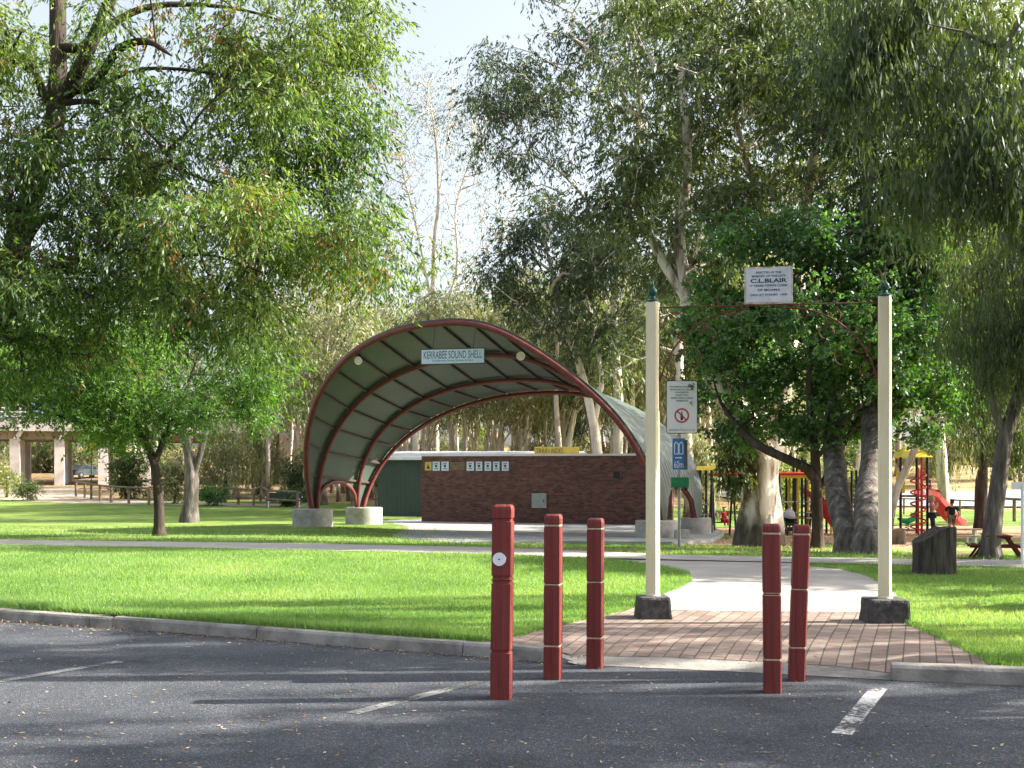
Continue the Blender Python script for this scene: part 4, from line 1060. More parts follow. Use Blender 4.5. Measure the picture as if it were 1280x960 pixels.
horn(448, 451, 45.3, 'round lamp at the left side under the front arch of the shell'); horn(651, 445, 41.6, 'round lamp right of the name board under the front arch')
# slab
spoly = [(P(px, py, 1)) for px, py in ()]
def onz(px, py, z): D_ = (CAMZ-z)*F/(py-HZ); return ((px-640)*D_/F, D_)
SP = [onz(*p, slab_z) for p in ((362,662.5),(400,671),(460,676.5),(560,678.5),(700,676),(840,677),(890,674),(905,664),(880,655),(850,651.5))]+[(7.2, 57), (-4.6, 60.5), (-8.5, 60)]+[onz(366,657,slab_z)]
mb = MB(); mb.prism([Vector((x_, y_, -.75)) for x_, y_ in SP], (0,0,slab_z+.75)); o = mb.build('stage_slab', M['slab']); tag(o, kind='structure')
# small concrete block beside the footing
c = Vector(((851-640)*39.5/F, 39.2, -.42)); mb = MB(); mb.box(c+Vector((0,0,.12)), (.5, .5, .6), bev=.02); tag(mb.build('concrete_block', M['concrete'], origin=c), 'small square concrete block beside the right footings of the shell', 'block')

# brick wall with posters
A = Vector(((527-640)*57/F, 57, slab_z)); B = Vector(((840-640)*51.6/F, 51.6, slab_z)); wd_ = (B-A); wl = wd_.length; wu = wd_.normalized(); wn = Vector((wu.y, -wu.x, 0))
def wz(px):   # wall top height: follows the measured edge
    return 3.02
wall = empty('brick_wall', (A+B)/2, 'long dark red brick wall behind the stage', 'wall')
hW = 3.33
mb = MB(); mb.add([A, B, B+Vector((0,0,hW-.1)), A+Vector((0,0,hW)), A-wn*.25, B-wn*.25, B-wn*.25+Vector((0,0,hW-.1)), A-wn*.25+Vector((0,0,hW))],
       [(0,1,2,3), (5,4,7,6), (4,0,3,7), (1,5,6,2), (3,2,6,7), (0,4,5,1)])
wb = mb.build('brickwork', M['wall_brick'], wall)
uv = wb.data.uv_layers.new(name='UVMap'); wo = world_of(wall)
for lp in wb.data.loops:
    v = wb.data.vertices[lp.vertex_index].co+wo; uv.data[lp.index].uv = ((v-A).dot(wu)+(v-A).dot(wn), v.z)
def wall_pt(px, py, off=0.0):
    # intersect sight line with the wall plane
    d = Vector(((px-640)/F, 1, (HZ-py)/F)); o_ = Vector((0,0,CAMZ)); t = (A-o_).dot(wn)/d.dot(wn); return o_+d*t+wn*off
mb = MB(); a = wall_pt(530, 569.5, 0); mb.box((A+B)/2+Vector((0,0,hW-.02))-wn*.12, (wl+.06, .34, .10), Matrix.Rotation(math.atan2(wu.y, wu.x), 3, 'Z') @ Matrix.Rotation(math.atan2(.1, wl), 3, 'Y')); mb.build('coping', M['roof_white'], wall)
def wallbox(name, x0, y0, x1, y1, mat, lab, cat, depth=.02, group=None):
    a = wall_pt(x0, y1, .003); b = wall_pt(x1, y1, .003); c_ = wall_pt(x1, y0, .003); d_ = wall_pt(x0, y0, .003)
    mb = MB(); mb.prism([a, b, c_, d_], wn*depth); o = mb.build(name, mat, origin=(a+c_)/2); return tag(o, lab, cat, group)
o = wallbox('warning_sign', 531.5, 577.5, 539.5, 588, M['sign_yellow'], 'small yellow warning sign at the left end of the brick wall', 'sign')
def wtext(o, s_, px, py, wpx, hpx, mat):
    c_ = wall_pt(px, py, .026); k = c_.y/F; t = text('lettering', s_, wpx*k, hpx*k, c_, wu, (0,0,1), wn, mat, o)
mb = MB(); ac = wall_pt(535.5, 583, .027); k = ac.y/F; mb.prism([ac+wu*(x_*k)+Vector((0,0,z_*k)) for x_, z_ in ((-2.6,-3), (2.6,-3), (0,3))], wn*.003); mb.build('warning_symbol', M['ink'], o)
for i, (x0, x1, lab) in enumerate(((541,550,'first pale poster right of the yellow sign on the brick wall'), (552,561,'second pale poster, just left of the brown board'), (583.5,592.5,'pale poster just right of the brown board'), (595,603,'second pale poster right of the brown board'), (606,614,'third pale poster right of the brown board'), (616.5,624.5,'fourth pale poster right of the brown board'), (627.5,636,'rightmost pale poster of the row on the brick wall'))):
    o = wallbox('poster', x0, 577, x1, 588.5, M['poster'], lab, 'poster', group='pale posters on the brick wall')
    xc = (x0+x1)/2
    for yy, w2_ in ((579.3, 4.5), (585.8, 5)):
        a = wall_pt(xc-w2_/2, yy+.4, .026); b = wall_pt(xc+w2_/2, yy+.4, .026); c_ = wall_pt(xc+w2_/2, yy-.4, .026); d_ = wall_pt(xc-w2_/2, yy-.4, .026)
        mb = MB(); mb.prism([a, b, c_, d_], wn*.003); mb.build('text_line', M['ink_blue'], o)
    a = wall_pt(xc, 582.5, .026); k = a.y/F; mb = MB(); mb.prism([a+wu*(math.cos(t)*1.7*k)+Vector((0,0,math.sin(t)*1.9*k)) for t in np.linspace(0, 6.283, 13)[:-1]], wn*.003); mb.build('emblem', M['ink_blue'], o)
wallbox('notice_board', 563, 577.5, 581, 588, M['ply'], 'plain brown board between the posters on the brick wall', 'board')
o = wallbox('meter_box', 666, 616.5, 684, 635, M['galv'], 'grey metal box on the brick wall behind the bollards', 'box', depth=.14)
mb = MB(); a = wall_pt(681, 626, .145); mb.box(a, (.05, .03, .12)); mb.build('handle', M['trim_dark'], o)
o = wallbox('wall_vent', 767, 590, 775, 598, M['black'], 'small dark vent near the right end of the brick wall', 'vent')
# green shed with white roof behind the wall
shed = empty('green_shed', Vector((-1, 66, -.4)), 'low green corrugated shed with pale roof showing behind the left end of the brick wall', 'shed')
Dz = 64.0; k = Dz/F; xl, xr = (472-640)*k, (732-640)*k; zt = CAMZ+(605-575)*k
mb = MB(); mb.box(((xl+xr)/2, Dz+3, (zt-.6)/2), (xr-xl, 6, zt+.6)); o = mb.build('wall', M['green_sheet'], shed)
uv = o.data.uv_layers.new(name='UVMap'); wo = world_of(shed)
for lp in o.data.loops: v = o.data.vertices[lp.vertex_index].co+wo; uv.data[lp.index].uv = ((v.x+v.y)*.7, v.z)
mb = MB(); mb.add([(xl-.3, Dz-.4, zt), (xr+.3, Dz-.4, zt), (xr+.3, Dz+6.4, zt+.55), (xl-.3, Dz+6.4, zt+.55), (xl-.3, Dz-.4, zt+.14), (xr+.3, Dz-.4, zt+.14), (xr+.3, Dz+6.4, zt+.69), (xl-.3, Dz+6.4, zt+.69)], [(0,1,2,3),(4,5,6,7),(0,1,5,4),(1,2,6,5),(2,3,7,6),(3,0,4,7)])
mb.build('roof', M['roof_white'], shed)
yb = empty('train_rides_sign', P(696, 566, 67), 'long yellow TRAIN RIDES sign standing above the pale shed roof', 'sign')
c = P(696, 563.5, 67); k = 67/F; mb = MB(); mb.box(c, (56*k, .05, 10*k)); mb.build('board', M['sign_yellow'], yb)
text('lettering', 'TRAIN RIDES', 34*k, 6*k, c+Vector((-9*k, -.03, 0)), (1,0,0), (0,0,1), (0,-1,0), M['trim_dark'], yb)
for dx in (-22, 22): mb = MB(); mb.box(c+Vector((dx*k, .06, -8*k)), (.08, .06, 14*k)); mb.build('leg', M['timber'], yb)
# ================================================================ trees
def limb(pts, D):
    """pts: (px, py, radius m[, depth])"""
    out = []
    for p in pts:
        d = p[3] if len(p) > 3 else D; q = P(p[0], p[1], d); out.append((q.x, q.y, q.z, p[2]))
    return out
def blob(px, py, D, rx, ry, rd, n): return (tuple(P(px, py, D)), (rx*D/F, rd, ry*D/F), n)
def based(px, py, r, sink=.15):
    b = gp(px, py); return b, (b.x, b.y, b.z-sink, r)

# --- big overhanging tree, upper left
b = Vector((-9.6, 15.6, G(-9.6, 15.6)))
tree('overhanging_tree', 'big dark-limbed tree leaning in at the upper left with drooping twigs and reddish dry clusters', 'tree', b,
     [[(b.x, b.y, b.z-.2, .42), (-8.9, 15.6, 1.9, .34)]+limb([(-10, 400, 0.216), (12, 345, 0.184), (30, 275, 0.160), (50, 215, 0.144), (68, 150, 0.132), (72, 60, 0.112), (70, -60, 0.096), (60,-160,.08)], 15.5),
      limb([(80, 125, 0.112), (100, 85, 0.096, 15.2), (125, 30, 0.080, 15), (150, -30, 0.072, 14.8), (180,-120,.06,14.6)], 15.5),
      limb([(95, 120, 0.064), (125, 95, 0.056, 15), (150, 60, 0.056, 14.6), (185, 52, 0.044, 14.3), (215, 70, 0.020, 14)], 15.3),
      limb([(60, 135, 0.064), (35, 70, 0.056, 15.8), (10, 85, 0.064, 16), (-40, 130, 0.056, 16)], 15.5),
      limb([(98, 118, 0.048), (140, 100, 0.025, 15.2), (180, 86, 0.025, 15.2), (255, 90, 0.020, 15.2), (330, 110, 0.013, 15.4)], 15.5),
      limb([(75, 128, 0.056), (130, 130, 0.025, 15), (190, 170, 0.020, 14.6), (240, 235, 0.015, 14.3), (300, 300, 0.010, 14.1)], 15.5),
      limb([(0, 350, 0.072), (50, 348, 0.064, 15), (90, 332, 0.056, 14.7), (140, 340, 0.025, 14.5), (200, 372, 0.015, 14.3)], 15.4),
      limb([(15, 335, 0.064), (60, 270, 0.048, 14.8), (120, 300, 0.025, 14.2), (210, 318, 0.022, 14), (270, 320, 0.018, 14), (340, 345, 0.010, 14)], 15.4),
      limb([(50, 215, 0.056), (110, 200, 0.025, 15.8), (200, 205, 0.022, 16), (300, 245, 0.018, 16), (390, 290, 0.010, 16)], 15.5),
      limb([(100, 60, 0.064), (180, 10, 0.048, 15.6), (290, 10, 0.025, 15.8), (390, 40, 0.015, 15.8), (450, 70, 0.010, 15.8)], 15.4)],
     [blob(70, 60, 15.5, 130, 110, 1.9, 195), blob(240, 60, 15.3, 130, 100, 1.8, 169), blob(380, 60, 15.6, 95, 90, 1.4, 143), blob(455, 20, 15.6, 45, 40, .8, 28),
      blob(60, 230, 15.2, 120, 90, 2.0, 143), blob(200, 200, 15.2, 130, 70, 1.8, 123), blob(350, 190, 15.5, 110, 80, 1.6, 143), blob(440, 130, 15.6, 34, 60, .8, 45),
      blob(425, 210, 15.4, 40, 55, .8, 36), blob(140, 330, 14.8, 160, 70, 1.8, 221), blob(320, 300, 14.6, 140, 75, 1.7, 221), blob(430, 300, 15, 60, 70, 1.2, 78), blob(40, 400, 15, 110, 60, 1.5, 117), blob(250, 395, 14.6, 130, 42, 1.2, 78)],
     M['leaf_left'], M['bark_dark'], per=88, spread=(.19,.19,.15), ll=.09, lw=.024, droop=.6, rtip=.0062, step=.22, seed=5, shell=.5, up=.10, displace=.12, extra=(.03, .98), gap=.22, sides=(14, 7, 4))
# --- ash tree on the left lawn
b, t0 = based(199, 670, .20)
D0 = b.y
tree('ash_tree', 'bright green leafy tree with a forked trunk on the left lawn', 'tree', b,
     [[t0]+limb([(199, 640, .18), (197, 610, .165), (193, 580, .15), (182, 555, .13), (165, 525, .10), (140, 500, .07), (110, 480, .05)], D0),
      limb([(196, 575, .12), (206, 545, .10), (222, 515, .08), (235, 480, .06), (250, 440, .04)], D0),
      limb([(206, 548, .07), (245, 520, .055, D0-.5), (290, 500, .04, D0-1), (330, 480, .03, D0-1)], D0),
      limb([(186, 560, .08), (180, 500, .06, D0+1), (185, 440, .04, D0+1)], D0),
      limb([(165, 525, .06), (110, 530, .05, D0-1), (60, 515, .035, D0-1.5), (20, 500, .025, D0-1.5)], D0)],
     [blob(190, 440, D0, 150, 70, 3.5, 170), blob(60, 460, D0-1, 90, 60, 2.6, 110), blob(120, 505, D0-.5, 120, 34, 2.4, 100), blob(255, 505, D0-.5, 90, 44, 2.4, 110), blob(330, 460, D0-1, 45, 50, 1.6, 50), blob(190, 540, D0, 60, 28, 1.5, 30), blob(10, 490, D0-1.5, 40, 40, 1.6, 35)],
     M['leaf_ash'], M['bark_dark'], per=95, spread=(.33,.33,.26), ll=.17, lw=.05, droop=.3, rtip=.009, step=.5, seed=8, displace=.06, minr=.009, gap=.12)
# --- stout forked gum left
b, t0 = based(236, 653, .36)
D0 = b.y
GUMTIP = dict(rtip=.012, step=.9, minr=.014)
tree('gum_tree', 'stout old gum with a grey forked trunk behind the leafy tree on the left lawn', 'tree', b,
     [[t0]+limb([(238, 630, .36), (240, 600, .34), (236, 570, .22), (228, 540, .18), (224, 500, .16), (215, 440, .12), (205, 360, .08)], D0),
      limb([(240, 598, .28), (248, 575, .16), (256, 545, .13), (262, 500, .10), (275, 430, .07)], D0)],
     [blob(230, 380, D0, 130, 80, 4, 100), blob(120, 400, D0, 110, 70, 4, 80), blob(330, 420, D0, 60, 50, 3, 40)],
     M['leaf_gum'], M['bark_grey'], per=70, spread=(.6,.6,.5), ll=.22, lw=.06, droop=.6, seed=9, displace=.18, sides=(16,6,4), **GUMTIP)
# --- maple behind the gateway
b, t0 = based(1022, 687, .17)
D0 = b.y
tree('maple_tree', 'dense dark green round-crowned tree with a low branch, seen through the gateway', 'tree', b,
     [[t0]+limb([(1022, 660, .155), (1021, 630, .15), (1020, 600, .145), (1018, 560, .12), (1012, 500, .10), (1015, 420, .07), (1020, 330, .04)], D0),
      limb([(1020, 596, .14), (1008, 585, .13, D0-.1), (975, 570, .12, D0-.1), (945, 555, .11, D0+.2), (920, 530, .075, D0+.8), (902, 505, .045, D0+1.6), (890,470,.02,D0+2.4)], D0),
      limb([(1023, 620, .09), (1035, 590, .08, D0), (1052, 560, .07, D0), (1080, 510, .055, D0), (1110, 450, .04, D0)], D0),
      limb([(1020, 575, .07), (1060, 520, .06, D0-.6), (1120, 480, .04, D0-.8), (1170, 460, .03, D0-.8)], D0)],
     [blob(1020, 395, D0, 150, 120, 3.6, 420), blob(930, 440, D0+2.6, 88, 75, 2.6, 210), blob(1110, 430, D0-.4, 90, 80, 2.6, 220), blob(1010, 290, D0, 105, 50, 2.2, 140), blob(1000, 510, D0+1.2, 115, 48, 2.4, 170), blob(1150, 490, D0-.4, 60, 45, 1.8, 90), blob(1120, 320, D0, 60, 40, 2, 70), blob(885, 410, D0+3.0, 34, 55, 1.6, 55), blob(1185, 440, D0, 35, 50, 1.4, 45)],
     M['leaf_maple'], M['bark_dark'], per=74, spread=(.19,.19,.15), ll=.115, lw=.085, droop=.25, rtip=.006, step=.4, seed=12, minr=.007, displace=.06, shell=.45)
# --- huge white gum behind it
b, t0 = based(947, 684, .66)
D0 = b.y
tree('giant_gum', 'massive old gum with peeling white and brown bark right of the sign post', 'tree', b,
     [[(t0[0], t0[1], t0[2], .70)]+limb([(948, 660, .62), (950, 620, .58), (948, 580, .56), (938, 550, .52), (925, 520, .40), (905, 490, .32), (880, 440, .26), (862, 380, .22), (850, 300, .17), (860, 200, .13), (850, 80, .08)], D0),
      limb([(955, 590, .40), (968, 555, .36, D0+.3), (975, 510, .33, D0+.6), (985, 440, .28, D0+1), (1000, 340, .22, D0+1.5), (1010, 230, .17, D0+2), (1030, 120, .12, D0+2), (1020, 0, .08, D0+2)], D0),
      limb([(862, 380, .15), (830, 330, .12), (800, 270, .09), (770, 200, .06)], D0),
      limb([(1000, 330, .14, D0+1.5), (950, 250, .11, D0+1.5), (920, 150, .08, D0+1.5), (900, 60, .06, D0+1.5)], D0),
      limb([(1010, 230, .12, D0+2), (1070, 170, .09, D0+2), (1130, 110, .06, D0+2)], D0)],
     [blob(860, 170, D0, 120, 110, 3, 150), blob(980, 120, D0+1.5, 120, 110, 3, 170), blob(790, 240, D0, 70, 60, 2, 50), blob(1090, 120, D0+2, 90, 100, 2.5, 110), blob(930, 10, D0+1.5, 160, 80, 3, 150), blob(880, 290, D0, 80, 50, 2, 60), blob(1060, 10, D0+2, 120, 70, 3, 90)],
     M['leaf_gum'], M['bark_big'], per=75, spread=(.33,.33,.3), ll=.22, lw=.06, droop=.6, rtip=.009, step=.6, seed=14, displace=.3, sides=(20,7,4), minr=.01, gap=.2, flare=1.15)
gg = bpy.data.objects['giant_gum']; rs_g = np.random.default_rng(77)
cc = np.array([tuple(P(rs_g.normal(921, 7+7*(py-545)/80), py, D0-.55+rs_g.normal(0, .12))) for py in rs_g.uniform(545, 612, 60)])
v_, t_ = leaves(cc, 60, (.09,.09,.12), .15, .045, .75, np.full(len(cc), .5), 0, rs_g)
np_mesh('leafy_shoots', v_, 4, M['leaf_gum'], gg, t_, origin=tuple(gg.location))
# --- twin dark gum trunks
b, t0 = based(1062, 691, .34, .5); D0 = b.y
tree('gum_tree', 'blue-grey leaning gum trunk, left of the pair under the dark green crown', 'tree', b,
     [[t0]+limb([(1061, 675, .31, D0+.2), (1050, 635, .29, D0+1.2), (1044, 590, .29, D0+2.6), (1042, 540, .26, D0+4.0), (1050, 430, .23, D0+4.6), (1075, 300, .18), (1090, 180, .13), (1080, 60, .08)], D0+4.6),
      limb([(1075, 300, .12), (1120, 230, .09), (1160, 150, .07)], D0+4.6)],
     [blob(1090, 190, D0+5, 110, 100, 2.5, 110), blob(1150, 150, D0+4, 90, 100, 2, 90), blob(1060, 70, D0+4, 100, 90, 2.5, 90)],
     M['leaf_gum_dark'], M['bark_grey'], per=70, spread=(.33,.33,.33), ll=.22, lw=.06, droop=.65, rtip=.009, step=.6, seed=15, displace=.06, sides=(16,6,4), minr=.01, gap=.2)
b, t0 = based(1089, 693, .35, .5); D0 = b.y
tree('gum_tree', 'thick brown-grey gum trunk, right of the pair and just left of the right gate post', 'tree', b,
     [[t0]+limb([(1087, 675, .33, D0+.2), (1084, 630, .31, D0+1.5), (1091, 575, .30, D0+3.2), (1092, 500, .28, D0+4.6), (1110, 400, .23), (1150, 280, .17), (1180, 160, .12), (1200, 40, .07)], D0+4.6),
      limb([(1092, 600, .12), (1108, 580, .10), (1118, 565, .08)], D0+3)],
     [blob(1190, 250, D0+4, 100, 110, 2.5, 120), blob(1230, 130, D0+5, 90, 110, 2.5, 110), blob(1180, 30, D0+4, 120, 80, 2.5, 90)],
     M['leaf_gum'], M['bark_grey'], per=70, spread=(.33,.33,.33), ll=.22, lw=.06, droop=.6, rtip=.009, step=.6, seed=16, displace=.06, sides=(16,6,4), minr=.01, gap=.2)
# --- leaning pale trunk and leaning dark trunk on the right
b, t0 = based(1108, 672, .22); D0 = b.y
tree('gum_tree', 'slim pale sunlit gum trunk leaning right beside the right gate post', 'tree', b,
     [[t0]+limb([(1112, 650, .17), (1122, 610, .15), (1140, 570, .13), (1155, 530, .12), (1172, 480, .10), (1190, 400, .07), (1200, 300, .05)], D0),
      limb([(1158, 522, .07), (1185, 525, .06), (1205, 532, .04)], D0)],
     [blob(1200, 360, D0, 70, 110, 2, 90), blob(1170, 260, D0, 80, 70, 2, 60)],
     M['leaf_gum'], M['bark_white'], per=70, spread=(.4,.4,.5), ll=.18, lw=.04, droop=.75, seed=17, displace=.08, rtip=.009, step=.6, minr=.01)
b, t0 = based(1237, 699, .20); D0 = b.y
tree('gum_tree', 'grey trunk leaning right and forking, in front of the picnic tables', 'tree', b,
     [[t0]+limb([(1238, 680, .185), (1243, 640, .17), (1250, 590, .16), (1257, 545, .15), (1272, 500, .13), (1295, 440, .12), (1320, 360, .10), (1340, 250, .07)], D0),
      limb([(1256, 550, .09), (1244, 515, .08), (1238, 480, .07), (1240, 430, .05), (1225, 350, .03)], D0)],
     [blob(1260, 420, D0, 55, 90, 1.6, 100), blob(1290, 320, D0, 70, 100, 2, 110), blob(1220, 380, D0, 50, 70, 1.4, 60), blob(1272, 560, D0+1, 16, 60, .8, 26)],
     M['leaf_gum'], M['bark_grey'], per=80, spread=(.26,.26,.35), ll=.17, lw=.028, droop=.88, seed=18, displace=.08, rtip=.007, step=.5, hang=.8, minr=.008)
b, t0 = based(1226, 661, .26); D0 = b.y
tree('gum_tree', 'short dark red-brown trunk with weeping foliage beside the slide', 'tree', b,
     [[t0]+limb([(1226, 630, .28), (1227, 600, .27), (1229, 585, .20), (1230, 540, .14), (1222, 480, .09), (1215, 420, .06)], D0)],
     [blob(1222, 470, D0, 60, 60, 2.2, 90), blob(1180, 450, D0, 40, 50, 1.6, 40)],
     M['leaf_gum'], M['bark_dark'], per=80, spread=(.35,.35,.5), ll=.24, lw=.045, droop=.92, seed=19, rtip=.009, step=.6, hang=2.2, minr=.012)
# --- near branch hanging in at the upper right
b = Vector((7.2, 9.6, G(7.2, 9.6)))
tree('weeping_gum', 'dark weeping gum foliage hanging in from the upper right corner', 'tree', b,
     [[(b.x, b.y, b.z-.2, .26), (7.0, 9.7, 2.2, .22), (6.7, 9.8, 4.4, .18), (6.2, 9.9, 6.6, .13), (5.6, 10, 8.2, .08)],
      limb([(1480, -60, .07, 9.8), (1380, -40, .06), (1290, 5, .04), (1262, 50, .027), (1240, 58, .024), (1205, 40, .018), (1160, 30, .011)], 10.3),
      limb([(1480, -140, .07, 9.8), (1300, -120, .05), (1180, -60, .04), (1120, -20, .024), (1060, -20, .016)], 10.8)],
     [blob(1095, 20, 11, 40, 40, .4, 42), blob(1080, 90, 10.9, 26, 50, .4, 36), blob(1150, 90, 10.8, 40, 60, .5, 30), blob(1200, 160, 10.8, 60, 60, .6, 56), blob(1255, 170, 10.5, 40, 70, .5, 50), blob(1180, 230, 10.8, 50, 40, .5, 34), blob(1250, 40, 10.3, 40, 40, .5, 14), blob(1140, -60, 10.8, 120, 50, .8, 50), blob(1280, 230, 10.6, 30, 50, .4, 26)],
     M['leaf_gum'], M['bark_grey'], per=42, spread=(.14,.14,.11), ll=.135, lw=.026, droop=.84, rtip=.0025, step=.25, hang=.42, seed=21, up=.1, displace=.05, clump=7)
# --- tall gums right of the shell
def tallgum(lab, bpx, bpy, r, trunk, limbs, blobs, seed, leaf='leaf_gum_dark', bark_='bark_white', D=None, **kw):
    b, t0 = based(bpx, bpy, r); D0 = b.y
    k = dict(per=66, spread=(.52,.52,.4), ll=.30, lw=.085, droop=.6, rtip=.019, step=.8, minr=.02, gap=.25, displace=.1)
    k.update(kw)
    return tree('gum_tree', lab, 'tree', b, [[t0]+limb(trunk, D0)]+[limb(l, D0) for l in limbs], [blob(x_, y_, D0+dz, rx, ry, rd, n) for x_, y_, dz, rx, ry, rd, n in blobs], M[leaf], M[bark_], seed=seed, **k)
tallgum('tall gum with a white trunk rising just behind the right edge of the shell', 773, 640, .36,
        [(772, 590, .33), (773, 500, .30), (770, 440, .27), (768, 380, .25), (775, 320, .22), (790, 230, .18), (800, 140, .14), (790, 40, .09)],
        [[(775, 320, .12), (740, 260, .10), (700, 215, .07), (660, 190, .05)], [(798, 150, .12), (760, 90, .09), (720, 50, .08), (680, 40, .05)], [(785, 250, .12), (840, 180, .09), (880, 120, .06)], [(772, 400, .09), (820, 340, .07), (870, 310, .05)]],
        [(690, 110, 0, 105, 70, 4.5, 150), (620, 120, 0, 55, 50, 3, 50), (660, 200, -1, 70, 40, 3, 60), (790, 60, 0, 130, 80, 5, 160), (730, 250, -1, 80, 50, 3, 70), (840, 160, 1, 90, 80, 4, 110), (720, -10, 0, 110, 50, 4, 80), (860, 300, 0, 70, 60, 3, 70), (800, 240, 0, 60, 60, 3, 50)], 31)
tallgum('gum with a forked white trunk leaning over the shell roof, low dark crown', 750, 645, .34,
        [(748, 590, .32), (742, 530, .28), (728, 470, .24), (715, 430, .20), (700, 400, .16), (690, 340, .12), (680, 300, .08)],
        [[(742, 530, .18), (752, 480, .15), (745, 430, .12), (735, 380, .09)], [(715, 430, .10), (670, 400, .08), (640, 370, .05)]],
        [(690, 320, 0, 65, 55, 3.5, 130), (770, 330, -1, 70, 60, 3.5, 130), (650, 350, 0, 45, 40, 2.5, 60), (740, 400, -1, 90, 30, 2.5, 70), (820, 380, -2, 60, 50, 3, 80)], 32)
tallgum('gum with smooth pale limbs rising behind the sign post', 862, 655, .34,
        [(862, 600, .3), (858, 540, .27), (850, 470, .24), (850, 400, .22), (868, 330, .18), (880, 250, .14), (900, 150, .10), (905, 50, .07)],
        [[(866, 335, .1), (840, 300, .08), (810, 290, .05)], [(890, 230, .1), (940, 180, .08), (985, 130, .05)]],
        [(920, 120, 0, 120, 90, 4.5, 140), (870, 230, 0, 80, 60, 3.5, 90), (980, 200, 1, 90, 80, 4, 110), (860, 20, 0, 120, 60, 4, 100), (800, 430, 0, 40, 50, 2, 30)], 33, leaf='leaf_gum')
tallgum('tall gum filling the sky above the right gate post', 1180, 645, .36,
        [(1178, 590, .33), (1170, 500, .3), (1160, 400, .26), (1150, 300, .22), (1130, 200, .17), (1120, 100, .12), (1130, 0, .08)],
        [[(1150, 300, .12), (1190, 230, .09), (1240, 180, .06)], [(1130, 200, .1), (1080, 130, .07), (1050, 60, .05)]],
        [(1060, 80, 0, 110, 90, 4.5, 130), (1160, 60, 0, 110, 90, 4.5, 140), (1230, 200, 0, 90, 90, 4, 120), (1120, 230, 0, 90, 70, 4, 90), (1250, 340, 0, 60, 80, 3, 80), (1120, 330, 0, 60, 50, 3, 50)], 34, leaf='leaf_yellow', spread=(.6,.6,.4))
# --- sparse pale tree rising above the shell
tallgum('bare-topped gum with thin pale upright limbs, seen against the open sky above the shell', 545, 610, .36,
        [(545, 560, .33), (543, 470, .28), (540, 400, .24), (541, 370, .22), (543, 300, .18), (548, 250, .15), (545, 180, .10), (535, 110, .05)],
        [[(541, 390, .14), (530, 330, .12), (515, 260, .10), (500, 200, .07), (490, 140, .04)], [(543, 390, .17), (565, 360, .14), (572, 320, .12), (570, 260, .10), (590, 190, .06), (600, 130, .04)],
         [(568, 350, .10), (600, 320, .08), (630, 280, .06), (650, 230, .04)], [(535, 350, .08), (505, 300, .07), (480, 260, .05), (465, 230, .03)], [(548, 250, .06), (560, 170, .04), (565, 100, .03)]],
        [(500, 160, 0, 42, 75, 3, 110), (545, 130, 0, 38, 60, 3, 110), (590, 170, 0, 44, 75, 3, 120), (630, 260, 0, 36, 60, 3, 70), (475, 260, 0, 38, 60, 3, 70), (545, 260, 0, 80, 70, 4, 90), (600, 300, 0, 50, 40, 3, 30), (570, 370, 0, 60, 40, 3, 50)], 35,
        leaf='leaf_gum', per=24, spread=(.9,.9,1.0), ll=.28, lw=.06, rtip=.027, gap=0, minr=0, step=.9, clump=0, rise=1.3)
# --- red-barked gum behind the left lawn
tallgum('gum with a red-brown twin trunk on the dry bank left of the shell', 349, 600, .55,
        [(350, 570, .52), (352, 530, .46), (355, 490, .42), (358, 450, .36), (362, 400, .28), (372, 330, .2), (380, 260, .12)],
        [[(352, 560, .3), (362, 520, .28), (367, 480, .26), (375, 420, .18), (400, 360, .12)]],
        [(370, 330, 0, 80, 70, 6, 90), (420, 380, 0, 50, 50, 5, 50), (310, 400, 0, 60, 50, 5, 50)], 36, leaf='leaf_far', bark_='bark_redgum', spread=(1.0,1.0,.8), ll=.4, lw=.09, step=1.5, rtip=.02, minr=.03, displace=.15)

# ================================================================ far woods: prototypes and copies
def proto(kind, seed, H, leaf, bark_, dens=1.0, lean=0, thin=False):
    rs = random.Random(seed); b = Vector((0,0,0)); r = .016*H
    tr = [(0,0,-.4,r)]; x_ = y_ = 0
    for i in range(1, 7):
        x_ += rs.uniform(-.03, .03)*H+lean*H/6; y_ += rs.uniform(-.03, .03)*H; tr.append((x_, y_, H*i/6.6, r*(1-i/7.5)))
    lim = []; bl = []
    for i in range(5 if not thin else 7):
        t = rs.uniform(.3, .8); k = t*6.6; i0 = min(5, int(k)); f = k-i0
        p = [tr[i0][j]+(tr[i0+1][j]-tr[i0][j])*f for j in range(3)]; a = rs.uniform(0, 6.28); l = H*rs.uniform(.18, .3)*(1.15-t)
        pts = [(p[0], p[1], p[2], r*.42)]
        for q in (.5, 1): pts.append((p[0]+math.cos(a)*l*q*.8, p[1]+math.sin(a)*l*q*.8, p[2]+l*q*1.1, r*.42*(1-.6*q)))
        lim.append(pts); e = pts[-1]; bl.append(((e[0], e[1], e[2]+.02*H), (H*.13, H*.13, H*.10), int(26*dens)))
    bl.append(((x_, y_, H*.93), (H*.15, H*.15, H*.11), int(38*dens)))
    if not thin: bl.append(((x_*.5, y_*.5, H*.55), (H*.2, H*.2, H*.13), int(30*dens)))
    return tree('woodland_gum', kind, 'tree', b, [tr]+lim, bl, M[leaf], M[bark_], per=60, spread=(.045*H,.045*H,.05*H), ll=.38, lw=.10, droop=.7, rtip=.02, step=1.3, minr=.03, seed=seed, sides=(8,5,3), gap=.2)
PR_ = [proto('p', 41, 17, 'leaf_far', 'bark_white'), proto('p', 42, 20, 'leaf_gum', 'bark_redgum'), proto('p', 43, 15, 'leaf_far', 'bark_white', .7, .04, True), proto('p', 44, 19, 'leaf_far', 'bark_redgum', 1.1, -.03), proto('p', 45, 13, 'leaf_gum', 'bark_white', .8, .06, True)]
rnd = random.Random(7); used = [False]*5; k = 0
